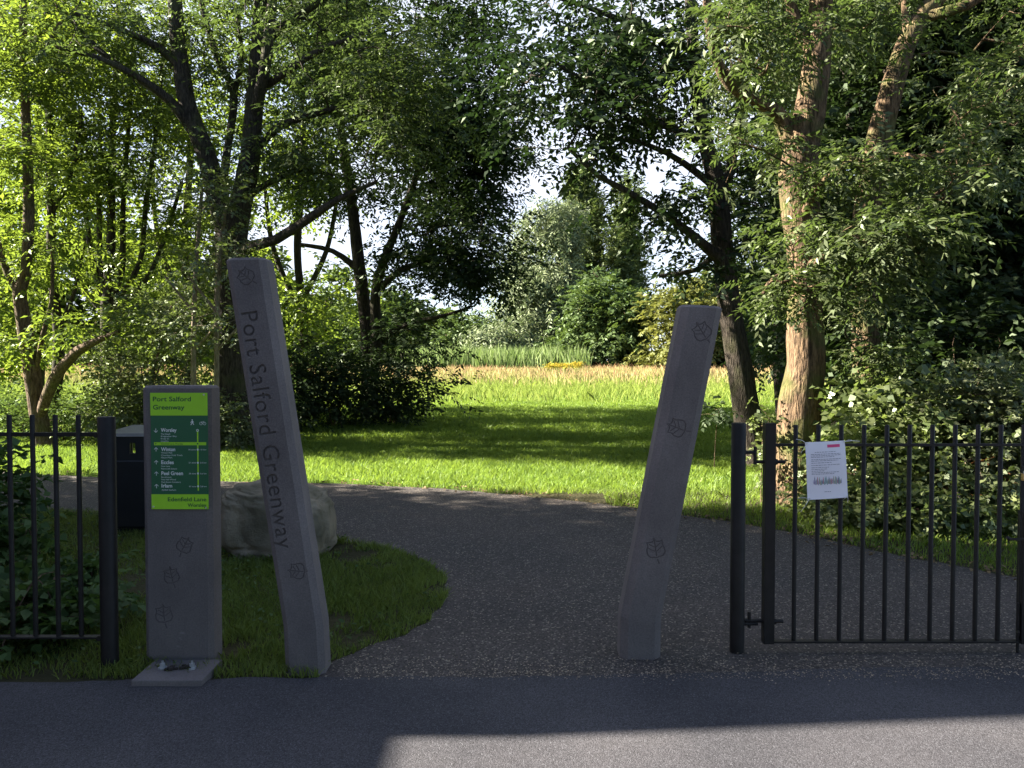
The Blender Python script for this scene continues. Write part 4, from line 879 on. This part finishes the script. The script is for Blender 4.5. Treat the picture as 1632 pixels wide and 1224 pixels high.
def disc(mb, px, py, r, y=-.0087, n=14, inner=0):
    k = (xr - xl) / 91.; X0 = SX(px); Z0 = SZ(py)
    o = [(X0 + r * k * math.cos(2 * math.pi * i / n), yf + y, Z0 + r * k * math.sin(2 * math.pi * i / n)) for i in range(n)]
    if inner:
        q = [(X0 + inner * k * math.cos(2 * math.pi * i / n), yf + y, Z0 + inner * k * math.sin(2 * math.pi * i / n)) for i in range(n)]
        mb.add(o + q, [(i, (i + 1) % n, n + (i + 1) % n, n + i) for i in range(n)])
    else: mb.add(o, [tuple(range(n))])
for py in (716, 737, 754, 774.5): disc(m, 315.2, py, 1.6)
disc(m, 315.2, 685.5, 2.1, inner=1.2)
# walker
def poly(mb, pts, y=-.0085): mb.add([(SX(a), yf + y, SZ(b)) for a, b in pts], [tuple(range(len(pts)))])
disc(m, 307, 669, 1.1)
poly(m, [(306, 670.4), (307.8, 670.2), (308.2, 673.4), (310, 676.6), (309.2, 677), (306.9, 674), (305.4, 677), (304, 677), (305.8, 673.6)])
poly(m, [(306, 670.6), (306.2, 671.6), (304.6, 673.6), (303.8, 673.2)]); poly(m, [(307.8, 670.6), (309.8, 672.6), (309.2, 673.2), (307.6, 671.8)])
disc(m, 320.8, 674.6, 2.5, inner=2.0); disc(m, 326.4, 674.6, 2.5, inner=2.0)
poly(m, [(320.6, 674.8), (322.2, 671.4), (322.7, 671.6), (321.2, 674.8)]); poly(m, [(322.2, 671.8), (325.4, 671.8), (325.4, 672.3), (322.2, 672.3)])
poly(m, [(323.4, 674.8), (325.6, 671.6), (326, 671.9), (323.8, 674.8)]); poly(m, [(322.2, 672), (323.8, 674.8), (323.3, 674.9), (321.8, 672.2)]); poly(m, [(325.3, 670.4), (326.7, 674.6), (326.3, 674.7), (324.9, 670.4)])
m.build('direction_lettering', M['white'], panel)
m = MB(); disc(m, 315.2, 706.8, 1.3, y=-.0089); poly(m, [(247.6, 705.6), (250.2, 706.8), (247.6, 708)], -.0082); m.build('here_marker', M['dkgreen'], panel)
for px, py in ((326, 628.8), (243.6, 807), (327.5, 808.6)):
    m = MB(); p = Vector((SX(px), yf - .0075, SZ(py))); m.tube([p, p + Vector((0, -.004, 0))], .0042, 10); m.build('screw', M['steel'], panel)

# --- left railings
def black_post(mb, x, y, r, h, n=20): mb.tube([(x, y, -.06), (x, y, h - .004), (x, y, h)], [r, r, r * .93], n)
YL = 3.88
px_ = at(174.5, 1000, YL).x
root = thing('metal_railing', 'black metal railing with a round end post at the left edge', 'railing', (px_, YL, 0))
m = MB(); black_post(m, px_, YL, .041, at(174, 664, YL).z); m.build('post', M['black'], root, True)
zt1 = at(90, 693, YL).z; zb1 = at(90, 1015, YL).z; xe = px_ - .045
m = MB(); m.box((-5.6, YL - .006, zt1 - .02 + .012), (xe + .01, YL + .006, zt1 + .012), .002)
m.build('top_rail', M['black'], root)
m = MB(); m.box((-5.6, YL - .02, zb1 - .005), (xe + .03, YL + .02, zb1 + .005), .002); m.build('bottom_rail', M['black'], root)
xb = [at(px, 850, YL).x for px in (127.5, 91, 54.5, 18)]
for k in range(22): xb.append(xb[3] - .111 * (k + 1))
bar = None
zbt = at(90, 661, YL).z
for x in xb:
    if bar is None:
        m = MB(); m.tube([(0, 0, zb1 + .004), (0, 0, zbt - .004), (0, 0, zbt)], [.0115, .0115, .0095], 10); bar = m.build('bar', M['black'], root, True); o = bar
    else:
        o = bar.copy(); sc.collection.objects.link(o); o.parent = root
    o.location = Vector((x, YL, 0)) - root.location
for z in (zt1, zb1):
    m = MB(); m.tube([(xe + .004, YL - .025, z), (xe + .004, YL + .0, z)], .013, 10); m.build('bolt', M['black'], root)

# --- gate post and gate
YG = 4.09
gx = at(1175.5, 900, YG).x
root = thing('gate_post', 'round black steel post carrying the gate hinges', 'post', (gx, YG, 0))
m = MB(); black_post(m, gx, YG, .037, at(1175, 674, YG).z); m.build('post_tube', M['black'], root, True)
def hz(py): return at(1200, py, YG).z
m = MB(); m.tube([(gx + .03, YG, hz(994)), (gx + .105, YG, hz(994))], .010, 8); m.tube([(gx + .062, YG, hz(1000)), (gx + .062, YG, hz(975))], .009, 8); m.build('hinge_pin', M['black'], root)
m = MB(); m.tube([(gx + .03, YG, hz(721)), (gx + .09, YG, hz(721))], .009, 8); m.tube([(gx + .085, YG, hz(740)), (gx + .085, YG, hz(712))], .009, 8); m.build('hinge_pin', M['black'], root)
s0 = at(1216, 900, YG).x; s1 = at(1233, 900, YG).x
root = thing('entrance_gate', 'black barred metal gate with square stile, notice and latch', 'gate', (s0, YG, 0))
zgt = at(1300, 709, YG).z; zgb = at(1300, 1022, YG).z; xr_ = at(1633, 900, YG).x
m = MB(); m.box((s0, YG - .025, zgb - .008), (s1, YG + .025, at(1225, 674, YG).z), .003); m.build('stile', M['black'], root)
m = MB(); m.box((xr_ - .025, YG - .025, zgb - .008), (xr_ + .025, YG + .025, at(1600, 815, YG).z), .003); m.build('stile', M['black'], root)
m = MB(); m.box((s1, YG - .011, zgt - .007), (xr_ + 1.2, YG + .011, zgt + .007), .002); m.build('top_rail', M['black'], root)
m = MB(); m.box((s1, YG - .02, zgb - .005), (xr_ + 1.2, YG + .02, zgb + .005), .002); m.build('bottom_rail', M['black'], root)
bar = None; zbt = at(1300, 677, YG).z
for k in range(21):
    x = at(1266.5, 850, YG).x + k * (at(1302.7, 850, YG).x - at(1266.5, 850, YG).x)
    if bar is None:
        m = MB(); m.tube([(0, 0, zgb + .006), (0, 0, zbt - .004), (0, 0, zbt)], [.0115, .0115, .0095], 10); bar = m.build('bar', M['black'], root, True); o = bar
    else:
        o = bar.copy(); sc.collection.objects.link(o); o.parent = root
    o.location = Vector((x, YG, 0)) - root.location
m = MB(); m.tube([(s0 - .05, YG, hz(736)), (s1 + .055, YG, hz(736))], .009, 8); m.tube([(s1 + .001, YG, hz(736)), (s1 + .014, YG, hz(736))], .016, 6); m.build('hinge_bolt', M['black'], root)
m = MB(); m.tube([(s0 - .09, YG, hz(989)), (s1 + .05, YG, hz(990))], .010, 8); m.tube([(s1 + .001, YG, hz(990)), (s1 + .014, YG, hz(990))], .016, 6); m.build('hinge_bolt', M['black'], root)
m = MB(); z = at(1600, 857, YG).z; m.box((xr_ - .11, YG - .040, z - .006), (xr_ + .04, YG - .028, z + .006), .002); m.tube([(xr_ - .115, YG - .034, z + .010), (xr_ - .10, YG - .034, z)], .009, 8); m.build('latch', M['black'], root)
m = MB(); m.tube([(xr_ - .035, YG - .01, -.02), (xr_ - .035, YG - .01, at(1600, 960, YG).z)], .008, 8); m.tube([(xr_ - .035, YG - .01, at(1600, 1005, YG).z), (xr_ - .055, YG - .05, at(1600, 1005, YG).z)], .007, 8); m.build('drop_bolt', M['black'], root)
m = MB(); m.box((xr_ + 1.203, YG - .025, zgb - .008), (xr_ + 1.253, YG + .025, at(1225, 674, YG).z), .003); m.build('stile', M['black'], root)
root = thing('gate_post', 'round black steel post closing the far right end of the gate', 'post', (xr_ + 1.36, YG, 0))
m = MB(); black_post(m, xr_ + 1.36, YG, .037, at(1175, 674, YG).z); m.build('post_tube', M['black'], root, True)
# padlock and its hasp
lx = at(1626, 745, YG).x; lz = at(1626, 758, YG).z
root = thing('padlock', 'brass padlock with a steel shackle hanging at the right end of the gate', 'padlock', (lx, YG - .05, lz))
m = MB(); m.box((lx - .024, YG - .062, lz - .018), (lx + .024, YG - .042, lz + .018), .003); m.build('lock_body', M['brass'], root)
m = MB(); m.tube([(lx + .014 * math.cos(a), YG - .052, lz + .030 + .016 * math.sin(a)) for a in np.linspace(0, math.pi, 9)] + [(lx - .014, YG - .052, lz + .016)], .004, 8); m.tube([(lx + .014, YG - .052, lz + .016), (lx + .014, YG - .052, lz + .031)], .004, 8); m.build('shackle', M['steel'], root)
m = MB(); z = lz + .045; m.box((lx - .03, YG - .056, z - .012), (lx + .05, YG - .048, z + .012), .002); m.build('hasp', M['black'], root)

# --- notice
YN = YG - .045
cs = [at(1283, 705, YN), at(1346, 702, YN), at(1352, 793, YN), at(1287.5, 797, YN)]
root = thing('paper_notice', 'white laminated notice tied to the gate bars with string', 'notice', (cs[3].x, YN, cs[3].z))
def NP(u, v, off=0):
    p = cs[0].lerp(cs[1], u).lerp(cs[3].lerp(cs[2], u), v); p.y = YN - .006 * math.sin(math.pi * u) * (1 - v * .5) - .004 * math.sin(5 * v) + off; return p
n = 10; V = []; Fs = []
for s in (0, 1):
    for i in range(n + 1):
        for j in range(n + 1): V.append(NP(i / n, j / n, .0012 * s))
for i in range(n):
    for j in range(n):
        a = i * (n + 1) + j; Fs.append((a, a + 1, a + n + 2, a + n + 1)); b = a + (n + 1) ** 2; Fs.append((b, b + n + 1, b + n + 2, b + 1))
m = MB(); m.add(V, Fs); sheet_o = m.build('paper', M['paper'], root)
def nrect(mb, u0, v0, u1, v1, off=-.0012):
    k = 4; P0 = []; 
    for i in range(k + 1): P0.append(NP(u0 + (u1 - u0) * i / k, v0, off)); P0.append(NP(u0 + (u1 - u0) * i / k, v1, off))
    mb.add(P0, [(2 * i, 2 * i + 1, 2 * i + 3, 2 * i + 2) for i in range(k)])
m = MB(); nrect(m, .54, .055, .86, .105); m.build('pink_heading', M['pink'], sheet_o)
m = MB()
rnd = random.Random(3)
for v, u0, u1 in ((.175, .22, .75), (.21, .12, .86), (.235, .12, .88), (.26, .12, .7), (.30, .12, .86), (.325, .12, .80), (.36, .12, .62), (.40, .12, .84), (.44, .12, .55), (.47, .12, .5), (.50, .12, .44), (.53, .12, .8), (.555, .12, .68), (.87, .42, .58)):
    u = u0
    while u < u1:
        wl = rnd.uniform(.02, .08); nrect(m, u, v, min(u + wl, u1), v + .008); u += wl + .014
m.build('printed_lines', M['ink'], sheet_o)
cols = [plain('print_' + nme, c, .6, var=.05) for nme, c in (('navy', (.06, .07, .22)), ('teal', (.08, .3, .3)), ('red', (.45, .06, .09)), ('mauve', (.3, .22, .45)), ('olive', (.3, .3, .1)))]
m = MB()
for k in range(30):
    m.cur = rnd.randrange(5); u = .16 + k * .0235; hgt = rnd.uniform(.05, .12); v = .74 + rnd.uniform(-.012, .02)
    nrect(m, u, v - hgt, u + .013, v, -.0015); nrect(m, u + .003, v - hgt - .02, u + .011, v - hgt - .004, -.0015)
m.build('crowd_drawing', cols, sheet_o)
for (u, v), tail in (((.03, .02), ((-.045, .02), (-.02, -.05))), ((.97, .02), ((.05, .005), (.09, 0))), ((.04, .98), ((-.05, .0), (-.035, -.07))), ((.97, .98), ((-.01, -.02), (.01, -.035)))):
    p = NP(u, v, -.002); m = MB()
    for dx, dz in tail: m.tube([p, p + Vector((dx * .5, -.004, dz * .5 + .006)), p + Vector((dx, .02, dz))], .0014, 5)
    m.tube([p + Vector((0, -.001, 0)), p + Vector((0, -.003, 0))], .005, 10)
    m.build('string', M['string'], root)

# --- litter bin
bl, br = at(158, 700, 6.9).x, at(262, 700, 6.9).x; by0, by1 = 6.9, 7.45; hb = at(200, 692, 6.9).z
root = thing('litter_bin', 'black litter bin with a grey lid and see-through slots, half hidden behind the sign', 'bin', ((bl + br) / 2, (by0 + by1) / 2, 0))
m = MB(); m.box((bl + .03, by0 + .02, -.03), (br - .03, by1 - .02, .05), .01); m.box((bl + .01, by0, .05), (br - .01, by1, hb - .22), .02); m.build('bin_body', M['binblack'], root)
m = MB(); zt2 = hb - .02; z0 = hb - .225
def slot_panel(mb, a, b, u0, u1, zz0, zz1, slot):
    """panel between a and b (x,y) with an oval-ish slot"""
    A = Vector((*a, 0)); B = Vector((*b, 0)); d = (B - A); nrm = Vector((d.y, -d.x, 0)).normalized() * .012
    s0_, s1_, t0, t1 = slot
    for (p, q, r, s) in ((0, s0_, zz0, zz1), (s1_, 1, zz0, zz1), (s0_, s1_, zz0, t0), (s0_, s1_, t1, zz1)):
        c0 = A + d * p; c1 = A + d * q
        mb.add([c0 + nrm + Vector((0, 0, r)), c1 + nrm + Vector((0, 0, r)), c1 + nrm + Vector((0, 0, s)), c0 + nrm + Vector((0, 0, s)), c0 - nrm + Vector((0, 0, r)), c1 - nrm + Vector((0, 0, r)), c1 - nrm + Vector((0, 0, s)), c0 - nrm + Vector((0, 0, s))],
               [(0, 1, 2, 3), (5, 4, 7, 6), (0, 4, 5, 1), (3, 2, 6, 7), (0, 3, 7, 4), (1, 5, 6, 2)])
slot_panel(m, (bl + .14, by0 + .015), (br - .02, by0 + .015), 0, 1, z0, zt2, (.30, .42, hb - .17, hb - .075))
slot_panel(m, (bl + .02, by0 + .13), (bl + .14, by0 + .015), 0, 1, z0, zt2, (.32, .68, hb - .18, hb - .07))
slot_panel(m, (bl + .02, by1 - .02), (bl + .02, by0 + .13), 0, 1, z0, zt2, (.03, .8, hb - .22, hb - .05))
slot_panel(m, (br - .02, by0 + .015), (br - .02, by1 - .02), 0, 1, z0, zt2, (.2, .8, hb - .18, hb - .06))
slot_panel(m, (br - .02, by1 - .02), (bl + .02, by1 - .02), 0, 1, z0, zt2, (.03, .97, hb - .24, hb - .05))
m.build('hood', M['binblack'], root)
m = MB(); V = [(bl, by0 - .01, hb - .02), (br, by0 - .01, hb - .02), (br, by1 + .01, hb - .02), (bl, by1 + .01, hb - .02), (bl + .02, by0 + .02, hb + .005), (br - .02, by0 + .02, hb + .005), (br - .06, by1 - .1, hb + .045), (bl + .08, by1 - .1, hb + .045)]
m.add(V, [(3, 2, 1, 0), (4, 5, 6, 7), (0, 1, 5, 4), (1, 2, 6, 5), (2, 3, 7, 6), (3, 0, 4, 7)]); m.build('lid', M['binlid'], root)

# --- boulder
def boulder():
    bm = bmesh.new(); bmesh.ops.create_icosphere(bm, subdivisions=6, radius=1)
    a = at(345, 800, 6.0); b = at(530, 800, 6.0); W = (b.x - a.x) * .93; H = at(400, 774, 6.1).z
    cx = (a.x + b.x) / 2 - .05; cy = 6.35
    sg = lambda v, e: math.copysign(abs(v) ** e, v)
    for v in bm.verts:
        d = v.co.copy(); p = Vector((sg(d.x, .62), sg(d.y, .62), sg(d.z, .36))); p *= .5
        n1 = noise.fractal(d * 1.1 + Vector((3, 1, 2)), 1.0, 2.0, 3); n2 = noise.fractal(d * 3.5 + Vector((1, 9, 2)), 1, 2, 5)
        rg = 1 - abs(noise.noise(Vector((d.x * 1.5, d.y * 1.5, d.z * 5 + d.x)))) * 2
        q = p * (1 + .10 * n1 + .045 * n2 - .05 * max(0, rg - .55))
        taper = 1 - .10 * max(p.z, 0) * 2
        v.co = Vector((cx + q.x * W * taper, cy + q.y * .85 * taper, H * (.44 + q.z * 1.12) - (.12 * max(0, p.x) if p.z > 0 else 0)))
    me = bpy.data.meshes.new('boulder'); bmesh.ops.recalc_face_normals(bm, faces=bm.faces); bm.to_mesh(me); bm.free(); me.materials.append(M['rock'])
    for p in me.polygons: p.use_smooth = True
    tag(link('boulder', me), 'mossy flat-topped sandstone boulder in the grass behind the left leaning bollard', 'boulder')
boulder()

X, Y = scatter(3400, -5.5, .3, 3.8, 8.4, lambda X, Y: (~onpath(X, Y)) & ((patch(X, Y, 2.2, 3) > .05) | (X < -2.1)))
n = len(X); V = leaf_quads(np.stack([X, Y, np.full(n, .03) + RNG.random(n) * .03], 1), rand_dirs(n, .25, .2), np.tile([0, 0, 1.0], (n, 1)) + RNG.normal(0, .3, (n, 3)), RNG.uniform(.018, .045, n), RNG.uniform(.012, .03, n))
tag(link('verge_weeds', new_mesh('verge_weeds', V, np.arange(len(V)).reshape(-1, 4), M['leaf_ivy'], RNG.random(n))), 'small broad-leaved weeds among the shaded grass', None, None, 'stuff')
# --- litter of pale chips and fallen leaves on the path
def chips():
    X, Y = scatter(9000, -2.5, 5.5, 3.65, 9.5, lambda X, Y: onpath(X, Y) & (patch(X, Y, 1.6, 5) > -.35 + .5 * RNG.random(len(X))))
    X2, Y2 = scatter(3600, -.8, 5, 3.70, 4.1); X = np.r_[X, X2]; Y = np.r_[Y, 3.70 + (Y2 - 3.70) ** 2 * 1.6 + RNG.random(len(Y2)) * .12]
    n = len(X); B = np.stack([X, Y, np.full(n, .0125)], 1); D = rand_dirs(n, .05, .12); Nn = np.tile([0, 0, 1.0], (n, 1)) + RNG.normal(0, .25, (n, 3))
    L = RNG.uniform(.005, .014, n); V = leaf_quads(B, D, Nn, L, L * RNG.uniform(.4, .8, n))
    tag(link('path_chips', new_mesh('path_chips', V, np.arange(len(V)).reshape(-1, 4), plain('pale_chip', (.32, .25, .17), .8, var=.4, scale=4))), 'small pale chips and seed husks scattered over the path', None, None, 'stuff')
    pts = np.array(far_w); k = RNG.integers(len(pts), size=800); B = np.c_[pts[k] + RNG.normal(0, .13, (800, 2)), RNG.uniform(.012, .03, 800)]
    B = B[(B[:, 0] > -6) & (B[:, 0] < 6)]; n = len(B)
    L = RNG.uniform(.03, .06, n); V = leaf_quads(B, rand_dirs(n, .2, .2), np.tile([0, 0, 1.0], (n, 1)) + RNG.normal(0, .4, (n, 3)), L, L * .55)
    tag(link('fallen_leaves', new_mesh('fallen_leaves', V, np.arange(len(V)).reshape(-1, 4), M['leaf_tan'], RNG.random(n))), 'dry fallen leaves along the edge of the path', None, None, 'stuff')
chips()
